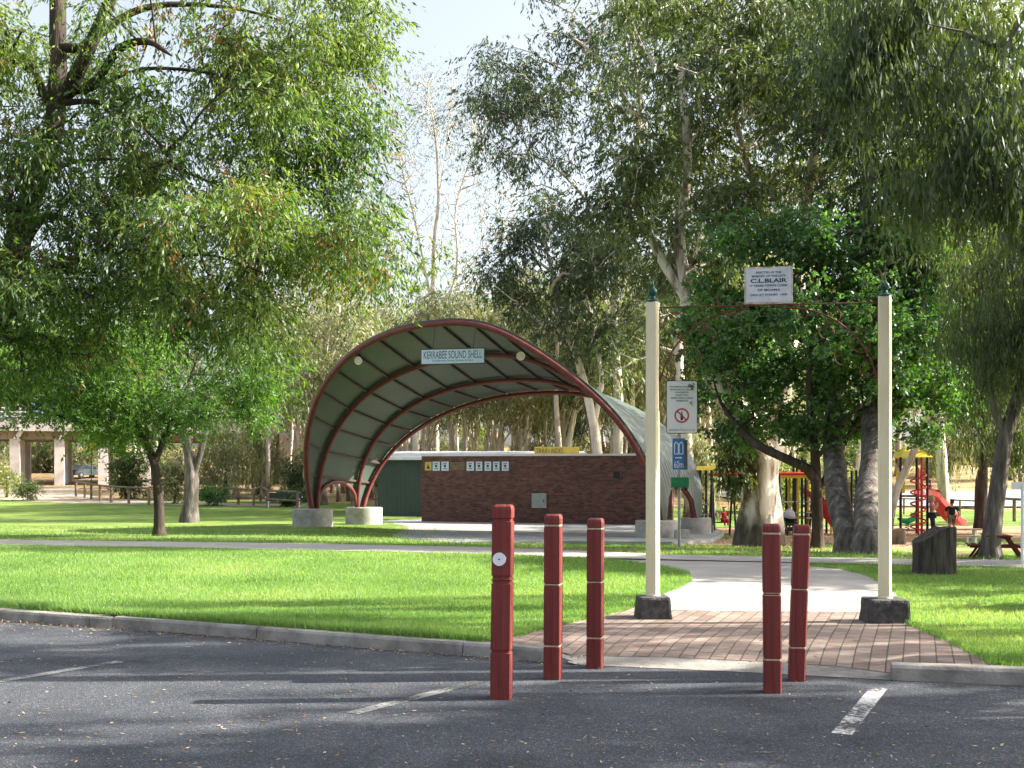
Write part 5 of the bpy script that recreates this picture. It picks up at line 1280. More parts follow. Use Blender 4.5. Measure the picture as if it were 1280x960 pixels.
def lab_for(px):
    if px < 330: return ('pale-trunked gum in the woods behind the bridge on the left', 'gums behind the bridge')
    if px < 850: return ('pale slender gum in the sunlit woods seen past and through the shell', 'gums in the woods behind the shell')
    return ('gum on the dry bank behind the playground and road', 'gums behind the playground')
spots = []
for row, (D_, n_, x0, x1) in enumerate(((80, 8, 375, 1010), (92, 9, 370, 1300), (104, 10, 180, 1120), (120, 11, 380, 1300), (136, 14, -60, 1340), (155, 16, -60, 1340), (178, 18, -60, 1340))):
    for i in range(n_):
        px = x0+(x1-x0)*(i+rnd.uniform(.15, .85))/n_; D2 = D_+rnd.uniform(-5, 5)
        X = (px-640)*D2/F
        if 1150 < px < 1290 and 76 < D2 < 112: continue
        if px < 150 and D2 < 126: continue
        spots.append((X, D2, px, row))
for (X, Y, px, row) in spots:
    j = rnd.choice([0, 1, 2, 3, 4]) if row > 1 else rnd.choice([0, 2, 4, 2]); sc0 = rnd.uniform(.8, 1.15)
    topcap = None
    if 430 < px < 660: sc0 *= {0: .8, 1: .9, 2: .98, 3: 1.02, 4: 1.05, 5: 1.1, 6: 1.15}[row]
    if px > 700: sc0 *= 1.15
    if px < 430: sc0 *= .85
    lab, grp = lab_for(px); z = base_z(X, Y)
    if not used[j]:
        o = PR_[j]; used[j] = True; o.location = (X, Y, z); o.rotation_euler.z = rnd.uniform(0, 6.28); o.scale = (sc0,)*3; o['label'] = lab; o['group'] = grp
    else: copy_tree(PR_[j], (X, Y, z), rnd.uniform(0, 6.28), (sc0, sc0, sc0*rnd.uniform(.9, 1.1)), lab, grp)
# thin bare-stemmed saplings close behind the shell and a scrub layer closing the woods
thin = tree('slender_gum', 'slender white stem', 'tree', Vector((0,0,0)), [[(0,0,-.4,.21),(.25,0,3,.18),(.1,.2,6,.15),(.6,.2,9,.11),(.7,0,12,.07)], [(.1,.1,4.0,.10),(.9,.3,6.5,.08),(1.5,.4,9,.05)]],
            [((.7,0,11.5), (1.8,1.8,1.6), 24), ((1.3,.4,9), (1.4,1.4,1.2), 16)], M['leaf_far'], M['bark_white'], per=50, spread=(.6,.6,.6), ll=.35, lw=.09, droop=.7, rtip=.02, step=1.2, minr=.02, seed=71)
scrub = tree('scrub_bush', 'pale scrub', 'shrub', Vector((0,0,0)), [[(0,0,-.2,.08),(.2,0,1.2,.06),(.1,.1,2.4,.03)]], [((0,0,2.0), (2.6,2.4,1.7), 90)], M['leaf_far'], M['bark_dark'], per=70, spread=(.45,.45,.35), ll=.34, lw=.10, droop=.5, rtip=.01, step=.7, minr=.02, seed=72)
first = [True, True]
for kind, n_ in ((0, 95), (1, 64)):
    for i in range(n_):
        if kind == 0: px = rnd.uniform(330, 1000); Y = rnd.uniform(72, 125)
        else: px = -60+1400*(i+rnd.random())/n_; Y = rnd.uniform(118, 200) if (px < 430 or px > 1080) else rnd.uniform(84, 180)
        if kind == 1 and px < 150: Y = max(Y, 135)
        X = (px-640)*Y/F; z = base_z(X, Y); sc0 = rnd.uniform(.75, 1.25); src = thin if kind == 0 else scrub
        lab, grp = (('slender white-stemmed gum sapling behind the sound shell', 'slender saplings behind the shell') if kind == 0 else ('pale olive scrub bush on the floor of the far woods', 'scrub bushes in the far woods'))
        if first[kind]: first[kind] = False; src.location = (X, Y, z); src.scale = (sc0,)*3; src['label'] = lab; src['group'] = grp
        else: copy_tree(src, (X, Y, z), rnd.uniform(0, 6.28), sc0, lab, grp)
# unseen gums added at the right, scaled for the shade they cast
PR_.append(tree('woodland_gum', 'x', 'tree', Vector((0,0,0)), [[(0,0,-.3,.18),(.2,0,2,.15),(.1,.3,4.5,.11),(.4,.2,7,.06)], [(.1,.1,2.6,.08),(1.2,.9,4.2,.06),(2,1.6,5,.03)], [(.1,.1,3,.08),(-1,-1.1,4.6,.06),(-1.8,-2,5.6,.03)], [(.1,.2,3.6,.07),(1.1,-1.3,5.4,.05)]],
    [((2,1.6,5.2),(1.4,1.4,.9),26), ((-1.8,-2,5.8),(1.4,1.4,.9),26), ((1.2,-1.4,5.8),(1.2,1.2,.9),22), ((.4,.2,7.2),(1.7,1.7,.9),26), ((-1.2,1.4,6.2),(1.2,1.2,.8),18)], M['leaf_gum'], M['bark_grey'], per=90, spread=(.15,.15,.12), ll=.2, lw=.07, droop=.5, rtip=.009, step=.4, seed=91, clump=13))
PR5 = PR_[5]; PR5.location = (30, 60, base_z(30, 60)); PR5['label'] = 'unseen small open-crowned gum beyond the right edge, model for the added shade gums'
for i, (X, Y, s_, j) in enumerate(SHADE):
    copy_tree(PR_[j], (X, Y, G(X, Y) if Y > kerb_y(X) else 0), i*1.7, s_, 'unseen gum added beyond the right edge to cast dappled shade', 'unseen gums added for their shade')

# shrubs and young trees
def shrub(lab, px, py, wpx, hpx, leaf, seed, n=60, D=None, ll=.12, lw=.04, droop=.3, per=60, name='shrub', bark_='bark_dark', hang=0, sp=None):
    b = gp(px, py); s_ = b.y/F; W_, H_ = wpx*s_/2, hpx*s_
    tree(name, lab, 'shrub', b, [[(b.x, b.y, b.z-.1, .03*H_), (b.x+.05*W_, b.y, b.z+.3*H_, .02*H_), (b.x-.05*W_, b.y, b.z+.6*H_, .01*H_)]],
         [((b.x, b.y, b.z+H_*.5), (W_*.9, W_*.8, H_*.42), n)], M[leaf], M[bark_], per=per, spread=sp or (W_*.16, W_*.16, H_*.11), ll=ll, lw=lw, droop=droop, rtip=.006, step=.3, seed=seed, minr=.012, hang=hang, shell=.6, group=None)
shrub('yellow-green feathery bush at the left edge before the bridge', 8, 622, 46, 52, 'leaf_yellow', 51, ll=.2, lw=.06)
shrub('low dark bush beside the feathery one in front of the bridge', 34, 626, 40, 26, 'leaf_gum', 52, ll=.2, lw=.06, n=40)
shrub('light leafy bush between the bridge and the two lawn trunks', 162, 624, 52, 66, 'leaf_gum', 53, n=110, ll=.22, lw=.09)
shrub('pale bush just left of the stout gum trunk', 218, 630, 42, 60, 'leaf_far', 54, n=70, ll=.22, lw=.09)
shrub('round dark hedge bush right of the stout gum trunk', 268, 632, 36, 24, 'leaf_maple', 55, n=90, ll=.14, lw=.07)
shrub('dark low bush by the park bench left of the shell', 360, 633, 40, 22, 'leaf_maple', 56, n=70, ll=.14, lw=.07)
shrub('green bush right against the left leg of the shell', 372, 628, 30, 70, 'leaf_gum', 57, n=80, ll=.25, lw=.07)
shrub('willowy grey-green young tree with a dark stem right of the stout gum', 282, 622, 90, 118, 'leaf_far', 58, n=190, ll=.30, lw=.06, droop=.8, hang=1.0, name='young_tree')
shrub('willowy grey-green young tree in front of the bridge abutment', 322, 618, 74, 112, 'leaf_far', 59, n=150, ll=.30, lw=.06, droop=.8, hang=1.0, name='young_tree')
shrub('yellow-green wattle bush visible through the shell arch', 590, 575, 70, 60, 'leaf_yellow', 60, n=130, ll=.35, lw=.10)
shrub('yellow-green bush behind the red slide', 960, 640, 90, 70, 'leaf_yellow', 61, n=120, ll=.25, lw=.08)
shrub('weeping grey-green tree on the bank beyond the road, left of the dark trunk', 1180, 606, 70, 130, 'leaf_far', 62, n=170, ll=.36, lw=.07, droop=.9, hang=2.5, name='weeping_tree')
shrub('weeping grey-green tree on the bank at the right edge', 1262, 600, 60, 110, 'leaf_far', 63, n=120, ll=.36, lw=.07, droop=.9, hang=2.2, name='weeping_tree')
shrub('yellow-green bush behind the playground tower', 1080, 632, 60, 60, 'leaf_yellow', 64, n=80, ll=.25, lw=.08)
shrub('drooping yellowish sapling behind the sign post', 878, 655, 46, 130, 'leaf_far', 65, n=120, ll=.22, lw=.05, droop=.8, hang=.8, name='young_tree')
shrub('small dark gum sapling just outside the right edge of the photo', 1400, 760, 90, 170, 'leaf_gum_dark', 66, n=120, ll=.12, lw=.03, droop=.6, name='young_tree')

# dead logs / debris and low shrub layer in the far woods
# ================================================================ bridge
Db = 112.0; kb_ = Db/F
bridge = empty('road_bridge', P(60, 606, Db), 'long pale concrete road bridge on rows of square columns at the far left', 'bridge')
def bz(py): return CAMZ+(605-py)*kb_
xl, xr = (-700-640)*kb_, (356-640)*kb_
mb = MB(); mb.box(((xl+xr)/2, Db+4.2, (bz(528)+bz(538))/2), (xr-xl, 9.2, bz(528)-bz(538))); mb.build('deck', M['bridge_con'], bridge)
mb = MB(); mb.box(((xl+xr)/2, Db-.3, bz(536)), (xr-xl, .4, .5)); mb.build('kerb_beam', M['bridge_con'], bridge)
mb = MB()
for yy in (1.0, 4.2, 7.4): mb.box(((xl+xr)/2, Db+yy, (bz(538)+bz(549))/2-.01), (xr-xl, .8, bz(538)-bz(549)-.02))
mb.build('girders', M['bridge_beam'], bridge)
for i in range(-12, 6):
    px = 73+i*51.5
    if px > 350: break
    X = (px-640)*kb_
    for yy in (.4, 4.2, 8.0):
        mb = MB(); zb = base_g(X, Db+yy)-1.4; mb.box((X, Db+yy, (zb+bz(549))/2), (.95, .8, bz(549)-zb), bev=.03); mb.build('column', M['bridge_con'], bridge)
    mb = MB(); mb.prism([(X+.5, Db-.35, bz(538)), (X+.95, Db-.35, bz(538)), (X+.35, Db-.35, bz(549)), (X-.1, Db-.35, bz(549))], (0, .5, 0)); mb.build('bracket', M['bridge_con'], bridge)
mb = MB()
for zz in (.55, 1.0, 1.4): mb.box(((xl+xr)/2, Db, bz(528)+zz), (xr-xl, .08, .12))
mb.build('railing', M['roof_white'], bridge)
for i in range(60):
    X = xl+.5+i*(xr-xl)/60
    if X < (-20-640)*kb_: continue
    mb = MB(); mb.box((X, Db, bz(528)+.7), (.12, .12, 1.45)); mb.build('rail_post', M['roof_white'], bridge)
bridge.rotation_euler.z = R(16)
# abutment at its right end
mb = MB(); mb.box((xr+.6, Db+4.2, (bz(528)-1)/2+.3), (3.2, 9.4, bz(528)+1.0)); mb.build('abutment', M['bridge_beam'], bridge)

def vehicle(name, lab, cat, loc, rz, L, Wd, Hh, body, van=False):
    root = empty(name, loc, lab, cat, rz=rz); h = Wd/2
    if van: prof = [(-L/2,.35),(L/2,.35),(L/2,.95),(L/2-.25,1.15),(L/2-.95,Hh-.1),(L/2-1.2,Hh),(-L/2+.1,Hh),(-L/2,Hh-.15)]
    else: prof = [(-L/2,.3),(L/2,.3),(L/2,.72),(L/2-.1,.82),(L/2-1.15,.95),(L/2-1.9,Hh),(-L/2+1.2,Hh),(-L/2+.5,.98),(-L/2,.92)]
    def mk(pf, hw_, nm, mat, inset=0):
        mb = MB(); mb.prism([Vector((x_, -hw_, z_)) for x_, z_ in pf], (0, 2*hw_, 0)); o = mb.build(nm, mat, None); o.parent = root; return o
    mk(prof, h, 'body', body)
    if van: wn_ = [[(L/2-1.15,1.15),(L/2-.42,1.15),(L/2-1.05,Hh-.2),(L/2-1.15,Hh-.2)], [(L/2-2.2,1.15),(L/2-1.3,1.15),(L/2-1.3,Hh-.2),(L/2-2.2,Hh-.2)]]
    else: wn_ = [[(L/2-2.1,1.0),(L/2-1.3,1.0),(L/2-1.92,Hh-.08),(L/2-2.1,Hh-.08)], [(-L/2+.75,1.0),(L/2-2.2,1.0),(L/2-2.2,Hh-.08),(-L/2+1.25,Hh-.08)]]
    for wv in wn_: mk(wv, h+.01, 'window', M['glass_dark'])
    for x_ in (-L/2+.8, L/2-.8):
        for y_ in (-h+.08, h-.08):
            mb = MB(); mb.tube([(x_, y_-.1, .32), (x_, y_+.1, .32)], .32, 16); o = mb.build('wheel', M['tyre'], None); o.parent = root
            mb = MB(); mb.tube([(x_, y_-.11, .32), (x_, y_+.11, .32)], .17, 12); r_ = mb.build('rim', M['galv'], None); r_.parent = o
    for y_ in (-h+.3, h-.3):
        mb = MB(); mb.box((L/2+.01, y_, .7), (.06, .3, .16), bev=.02); o = mb.build('headlight', M['sign_white'], None); o.parent = root
    return root
vehicle('delivery_van', 'blue and white van crossing the bridge at the far left', 'van', P(74, 528, Db+4.6)+Vector((0,0,-.05)), 0, 4.9, 1.9, 2.1, M['van_blue'], True).rotation_euler.z = R(16)
q = gp(108, 604); vehicle('parked_car', 'dark car parked in the shade under the bridge', 'car', Vector((P(108,586,125).x, 125, base_z(-47, 125)+.03)), R(60), 4.4, 1.8, 1.45, M['car_grey'])
c = P(114, 555, 118); o = empty('orange_sign', Vector((c.x, c.y, base_z(c.x, c.y))), 'orange and red roadwork sign seen between the bridge columns', 'sign')
mb = MB(); mb.box(c, (.8, .05, 1.4)); mb.build('panel', M['yellow_plastic'], o)
mb = MB(); mb.box(c+Vector((-.25,-.04,0)), (.25, .03, 1.4)); mb.build('stripe', M['red_plastic'], o)
mb = MB(); mb.tube([Vector((c.x, c.y+.05, base_z(c.x, c.y)-.2)), c+Vector((0,.05,.6))], .05, 6); mb.build('pole', M['galv'], o)

# ================================================================ fences
def rail_fence(lab, pts, h=.85, r=.09, rails=(1.0,), mat='timber', flat=False, name='rail_fence'):
    """pts px of the post feet"""
    g = [gp(*p) if len(p) == 2 else on(p[0], p[1]) for p in pts]
    root = empty(name, g[0], lab, 'fence')
    for q in g:
        mb = MB(); mb.tube([q+Vector((0,0,-.2)), q+Vector((0,0,h))], r, 8); mb.build('post', M[mat], root, smooth=40)
    for f in rails:
        mb = MB()
        for a, b in zip(g, g[1:]):
            p1 = a+Vector((0,0,h*f)); p2 = b+Vector((0,0,h*f)); d = (p2-p1)
            if flat: mb.tube([p1-d*.02, p2+d*.02], r*.9, 6)
            else: mb.tube([p1-d*.01, p2+d*.01], r*.75, 8)
        mb.build('rail', M[mat], root, smooth=40)
    return root
rail_fence('low timber rail fence curving across the far left lawn', [(95,621),(106,623),(114,624.5),(125,626.5),(139,628.5),(161,630),(186,631.5)], h=1.15)
rail_fence('timber rail fence on the dry bank left of the shell', [(282,629),(298,631),(317,632.5),(326,627),(335,634),(372,636)], h=1.15, rails=(.95,.45))
rail_fence('timber rail fence seen under the shell, before the green shed', [(440,634),(452,634.5),(470,635),(498,635.5),(524,636)], h=1.3, rails=(.97,.45))
rail_fence('timber rail fence at the right edge beside the road', [(1228,648),(1250,650),(1268,652),(1290,654)], h=1.25, r=.10)
rail_fence('long low rail fence between the playground and the road', [(960,640),(985,640),(1010,641),(1035,641),(1060,642),(1090,642),(1130,643),(1165,644),(1200,645.5),(1228,647)], h=1.0, r=.06, rails=(.98,.5))

# ================================================================ tables and benches
def picnic(lab, c, rz, L, mat, legs='A', lm=None, name='picnic_table'):
    root = empty(name, c, lab, 'picnic table', rz=rz); lm = lm or mat
    def bx(nm, mt, *a, **k):
        mb = MB(); mb.box(*a, **k); o = mb.build(nm, mt, None); o.parent = root; return o
    for i in range(5): bx('top_board', mat, (0, -.32+i*.16, .75), (L, .145, .045), bev=.008)
    for sy in (-1, 1):
        for j in (-.075, .075): bx('seat_board', mat, (0, sy*.72+j, .45), (L, .14, .045), bev=.008)
    for sx in (-1, 1):
        x_ = sx*(L/2-.3)
        if legs == 'A':
            for sy in (-1, 1):
                mb = MB(); mb.prism([(x_-.03, sy*.25, .73), (x_-.03, sy*.33, .73), (x_-.03, sy*.82, 0), (x_-.03, sy*.72, 0)], (.06, 0, 0)); o = mb.build('leg', lm, None); o.parent = root
            bx('seat_bearer', lm, (x_+.05, 0, .40), (.045, 1.68, .09)); bx('top_bearer', lm, (x_+.05, 0, .69), (.045, .78, .08))
        else:
            bx('leg', lm, (x_, 0, .36), (.1, .3, .73)); bx('seat_bearer', lm, (x_, 0, .38), (.06, 1.6, .06))
            for sy in (-1, 1): bx('seat_leg', lm, (x_, sy*.72, .2), (.08, .08, .42))
    return root
c = gp(1259, 700); c.y += .5; picnic('small red-brown timber picnic table at the right edge behind the leaning trunk', c, R(75), 1.3, M['rust']).scale = (.62,)*3
c = gp(1206, 682); c.y += .6; picnic('grey-topped picnic table with white legs left of the leaning trunk', c, R(4), 2.3, M['timber'], 'B', M['sign_white']).scale = (.68,)*3
bp_ = gp(355, 634)
def bench(lab, c, rz, mat, lm):
    root = empty('park_bench', c, lab, 'bench', rz=rz)
    def bx(nm, mt, *a, **k):
        mb = MB(); mb.box(*a, **k); o = mb.build(nm, mt, None); o.parent = root; return o
    bx('seat', mat, (0, 0, .45), (2.4, .45, .06), bev=.01); bx('backrest', mat, (0, .24, .78), (2.4, .05, .34), bev=.01)
    for sx in (-1, 1):
        bx('leg', lm, (sx*1.0, 0, .21), (.08, .42, .43)); bx('armrest', lm, (sx*1.18, .02, .66), (.06, .5, .06)); bx('back_support', lm, (sx*1.0, .28, .62), (.06, .04, .7))
bench('dark green park bench with pale ends left of the shell', bp_, R(8), M['green_sheet'], M['sign_white'])
c = gp(1278, 706); root = empty('white_pole', c, 'thin white steel pole at the right edge of the photo', 'pole')
mb = MB(); mb.tube([c, c+Vector((0,0,100*c.y/F))], .028, 8); mb.build('pole', M['sign_white'], root)
mb = MB(); mb.box(c+Vector((.25,0,99*c.y/F)), (.9, .02, .14)); mb.build('sign_blade', M['sign_white'], root)

# ================================================================ playground
def at(px, py, D): return P(px, py, D)
def bar(mb, a, b, r=.045, n=8): mb.tube([a, b], r, n)
def single(parent, nm, mat, a, b, r=.045): mb = MB(); bar(mb, a, b, r); return mb.build(nm, mat, parent, smooth=40)
def slide(parent, pts, wdt, mat, wv):
    """trough along 3D pts; wv lateral vector"""
    mb = MB(); wv = wv.normalized()*wdt/2; n = len(pts); up = Vector((0,0,.22)); th = Vector((0,0,-.04))
    vs = []
    for p in pts: vs += [p-wv+up, p-wv*.92, p+wv*.92, p+wv+up, p+wv*1.04+up, p+wv*1.02+th, p-wv*1.02+th, p-wv*1.04+up]
    fs = [(i*8+k, i*8+(k+1) % 8, (i+1)*8+(k+1) % 8, (i+1)*8+k) for i in range(n-1) for k in range(8)]+[tuple(range(8)), tuple((n-1)*8+k for k in range(8))]
    mb.add(vs, fs); return mb.build('slide', mat, parent, smooth=30)
# swing set
Dp = 46.0; kp = Dp/F; gz = base_g(9, Dp)
sw = empty('swing_set', Vector(((902-640)*kp, Dp, gz)), 'swing frame with red top beam and black posts beside the giant gum', 'swing set')
tz = CAMZ+(605-593)*kp
single(sw, 'top_beam', M['red_plastic'], at(886, 593, Dp), at(1018, 592, Dp), .07)
for px in (890, 916, 974, 1017):
    for dy in (-.7, .7): single(sw, 'leg', M['black'], Vector(((px-640)*kp, Dp+dy, gz-.1)), Vector(((px-640)*kp, Dp, tz)), .045)
for px in (904, 889.5):
    for dx in (-.2, .2): single(sw, 'chain', M['galv'], Vector(((px-640)*kp+dx, Dp-.0, tz)), Vector(((px-640)*kp+dx, Dp-.2, gz+.55)), .012)
    mb = MB(); mb.box(((px-640)*kp, Dp-.2, gz+.53), (.46, .18, .04), bev=.01); mb.build('swing_seat', M['black'], sw)
# shade frame / small tower with yellow canopy
Dp2 = 44.5; kq = Dp2/F; gz2 = base_g(7.5, Dp2)
ct = empty('climbing_frame', Vector(((880-640)*kq, Dp2, gz2)), 'small climbing frame with flat yellow canopy just right of the shell', 'play equipment')
zc = CAMZ+(605-588)*kq
mb = MB(); mb.add([Vector(((861-640)*kq, Dp2-.8, zc)), Vector(((897-640)*kq, Dp2-.8, zc)), Vector(((897-640)*kq, Dp2+.8, zc)), Vector(((861-640)*kq, Dp2+.8, zc)), Vector(((864-640)*kq, Dp2-.5, zc+.17)), Vector(((894-640)*kq, Dp2-.5, zc+.17)), Vector(((894-640)*kq, Dp2+.5, zc+.17)), Vector(((864-640)*kq, Dp2+.5, zc+.17))], [(0,1,2,3),(4,5,6,7),(0,1,5,4),(1,2,6,5),(2,3,7,6),(3,0,4,7)])
mb.build('canopy', M['yellow_plastic'], ct)
for px in (872, 886):
    for dy in (-.6, .6): single(ct, 'post', M['black'], Vector(((px-640)*kq, Dp2+dy, gz2-.1)), Vector(((px-640)*kq, Dp2+dy, zc+.02)), .05)
for z_ in (.5, .9, 1.3): single(ct, 'rung', M['galv'], Vector(((872-640)*kq, Dp2-.6, gz2+z_)), Vector(((886-640)*kq, Dp2-.6, gz2+z_)), .025)
mb = MB(); mb.box(((879-640)*kq, Dp2, gz2+.45), (.5, 1.2, .06)); mb.build('platform', M['timber'], ct)
# main play structure in the middle
Dm = 47.0; km = Dm/F; gm = base_g(12, Dm)
ms = empty('play_structure', Vector(((1015-640)*km, Dm, gm)), 'play platforms with black and yellow posts and a red chute slide, framed by the gateway', 'play equipment')
def mp_(px, z, dy=0): return Vector(((px-640)*km, Dm+dy, z))
def mz(py): return CAMZ+(605-py)*km
for px, top, col_ in ((997, 572, 'black'), (1001.5, 575, 'black'), (992, 592, 'yellow_plastic'), (1016, 596, 'yellow_plastic'), (1033, 600, 'yellow_plastic'), (1039, 604, 'black'), (988, 596, 'black'), (1064, 588, 'black'), (1071, 588, 'black')):
    for dy in (-.7, .7): single(ms, 'post', M[col_], mp_(px, gm-.1, dy), mp_(px, mz(top), dy), .05)
for py, a, b in ((627, 975, 1040), (640, 975, 1040), (647, 975, 1042)): single(ms, 'rail', M['roof_white'], mp_(a, mz(py), -.7), mp_(b, mz(py), -.7), .035)
for a, b, py, mt in ((975, 1015, 596, 'yellow_plastic'),):
    mb = MB(); mb.box(mp_((a+b)/2, mz(py)), ((b-a)*km, 1.5, .12)); mb.build('beam', M[mt], ms)
mb = MB(); mb.box(mp_(998, mz(647)), (30*km, 1.4, .08)); mb.build('platform', M['timber'], ms)
mb = MB(); mb.box(mp_(1025, mz(640)), (28*km, 1.4, .08)); mb.build('platform', M['timber'], ms)
mb = MB(); mb.box(mp_(1068, mz(617), -.75), (8*km, .08, 30*km), bev=.02); mb.build('panel', M['red_plastic'], ms)
slide(ms, [mp_(1006, mz(616), -.5), mp_(1011, mz(620), -.8), mp_(1018, mz(633), -1.1), mp_(1024, mz(645), -1.4), mp_(1030, mz(655), -1.7), mp_(1041, mz(660), -2.0)], .62, M['red_plastic'], Vector((.4, -1, 0)))
for px in (1000, 1012): single(ms, 'brace', M['orange_wood'], mp_(px, gm, .4), mp_(px, mz(600), .4), .06)
# right tower
Dt = 46.5; kt = Dt/F; gt = base_g(16.5, Dt)
tw = empty('play_tower', Vector(((1135-640)*kt, Dt, gt)), 'play tower with yellow roof, red spiral climber and long red slide at the right', 'play equipment')
def tp(px, z, dy=0): return Vector(((px-640)*kt, Dt+dy, z))
def tz_(py): return CAMZ+(605-py)*kt
for px, col_ in ((1119.5, 'black'), (1152.5, 'black')):
    for dy in (-.6, .6): single(tw, 'post', M[col_], tp(px, gt-.1, dy), tp(px, tz_(572), dy), .055)
for dy in (-.6,): single(tw, 'post', M['red_plastic'], tp(1145.5, gt-.1, dy), tp(1145.5, tz_(572), dy), .05)
zb, zt2 = tz_(572), tz_(561); x0, x1 = (1116-640)*kt, (1156-640)*kt
mb = MB(); mb.add([(x0, Dt-.95, zb), (x1, Dt-.95, zb), (x1, Dt+.95, zb), (x0, Dt+.95, zb), (x0+.35, Dt-.4, zt2), (x1-.35, Dt-.4, zt2), (x1-.35, Dt+.4, zt2), (x0+.35, Dt+.4, zt2)], [(0,1,2,3),(4,5,6,7),(0,1,5,4),(1,2,6,5),(2,3,7,6),(3,0,4,7)]); mb.build('roof', M['yellow_plastic'], tw)
mb = MB(); mb.box(tp(1136, tz_(620)), (34*kt, 1.3, .08)); mb.build('platform', M['timber'], tw)
mb = MB(); mb.box(tp(1119, tz_(603), -.62), (11*kt, .05, 26*kt), bev=.02); mb.build('panel', M['yellow_plastic'], tw)
mb = MB(); sp_ = []
for i in range(81):
    a = i/80*2*math.pi*5; sp_.append(tp(1137, gt+.15+i/80*(tz_(598)-gt), -1.0)+Vector((math.cos(a)*.30, math.sin(a)*.30, 0)))
mb.tube(sp_, .035, 6); mb.build('spiral_climber', M['red_plastic'], tw, smooth=True)
single(tw, 'climber_pole', M['red_plastic'], tp(1137, gt-.1, -1.0), tp(1137, tz_(585), -1.0), .04)
for z_ in (586, 593, 600): single(tw, 'rail', M['red_plastic'], tp(1146, tz_(z_), -.6), tp(1153, tz_(z_), -.6), .03)
slide(tw, [tp(1151, tz_(619)), tp(1160, tz_(618.5), .3), tp(1170, tz_(620), .6), tp(1180, tz_(628), .9), tp(1192, tz_(638), 1.2), tp(1205, tz_(649), 1.5), tp(1217, tz_(657), 1.8), tp(1224, tz_(658), 2.0)], .62, M['red_plastic'], Vector((-.64, .77, 0)))
single(tw, 'slide_leg', M['sign_white'], tp(1202, gt-.1, 1.4), tp(1202, tz_(648), 1.4), .05)
# spring toy
c = gp(1134, 663); stt = empty('spring_rider', c, 'green spring rider toy beside the play tower', 'play equipment')
mb = MB(); mb.tube([c+Vector((math.cos(i*.9)*.09, math.sin(i*.9)*.09, i*.014)) for i in range(30)], .018, 5); mb.build('spring', M['black'], stt)
mb = MB(); mb.tube([c+Vector(v) for v in ((-.45,0,.55),(-.25,0,.45),(0,0,.42),(.25,0,.5),(.38,0,.75),(.46,0,.95))], [.03,.11,.13,.13,.10,.05], 10); mb.build('body', M['green_plastic'], stt, smooth=True)
mb = MB(); mb.tube([c+Vector((.25,-.25,.78)), c+Vector((.25,.25,.78))], .02, 6); mb.build('handle', M['black'], stt)
mb = MB(); mb.lathe(c, [(.5,-.05),(.5,.02),(.48,.04)], 16); mb.build('base', M['black'], stt)

# ================================================================ people
def skinmesh(name, joints, edges, rads, mat, root, sub=2, rootj=None):
    names = list(joints); idx = {n_: i for i, n_ in enumerate(names)}
    me = bpy.data.meshes.new(name); me.from_pydata([tuple(joints[n_]) for n_ in names], [(idx[a], idx[b]) for a, b in edges], [])
    o = bpy.data.objects.new(name, me); COL.objects.link(o)
    md = o.modifiers.new('skin', 'SKIN'); md.use_smooth_shade = True
    sv = me.skin_vertices[0].data if me.skin_vertices else None
    if sv is None:
        me.attributes  # layer is added with the modifier on first evaluation
    else:
        for n_ in names: r_ = rads[n_]; sv[idx[n_]].radius = (r_, r_) if not hasattr(r_, '__len__') else r_
        for n_ in names: sv[idx[n_]].use_root = (n_ == (rootj or names[0]))
    s2 = o.modifiers.new('sub', 'SUBSURF'); s2.levels = sub; s2.render_levels = sub
    me.materials.append(mat); 
    if root is not None: o.parent = root
    return o
def skin_bm(name, joints, edges, rads, mat, root, sub=1, rootj=None):
    bm = bmesh.new(); lay = bm.verts.layers.skin.verify(); vv = {}
    for n_, p in joints.items():
        v = bm.verts.new(p); r_ = rads[n_]; v[lay].radius = (r_, r_) if not hasattr(r_, '__len__') else r_; v[lay].use_root = (n_ == rootj); vv[n_] = v
    for a, b in edges: bm.edges.new((vv[a], vv[b]))
    me = bpy.data.meshes.new(name); bm.to_mesh(me); bm.free(); me.materials.append(mat)
    o = bpy.data.objects.new(name, me); COL.objects.link(o)
    md = o.modifiers.new('skin', 'SKIN'); md.use_smooth_shade = True
    s2 = o.modifiers.new('sub', 'SUBSURF'); s2.levels = sub; s2.render_levels = sub
    o.parent = root; return o
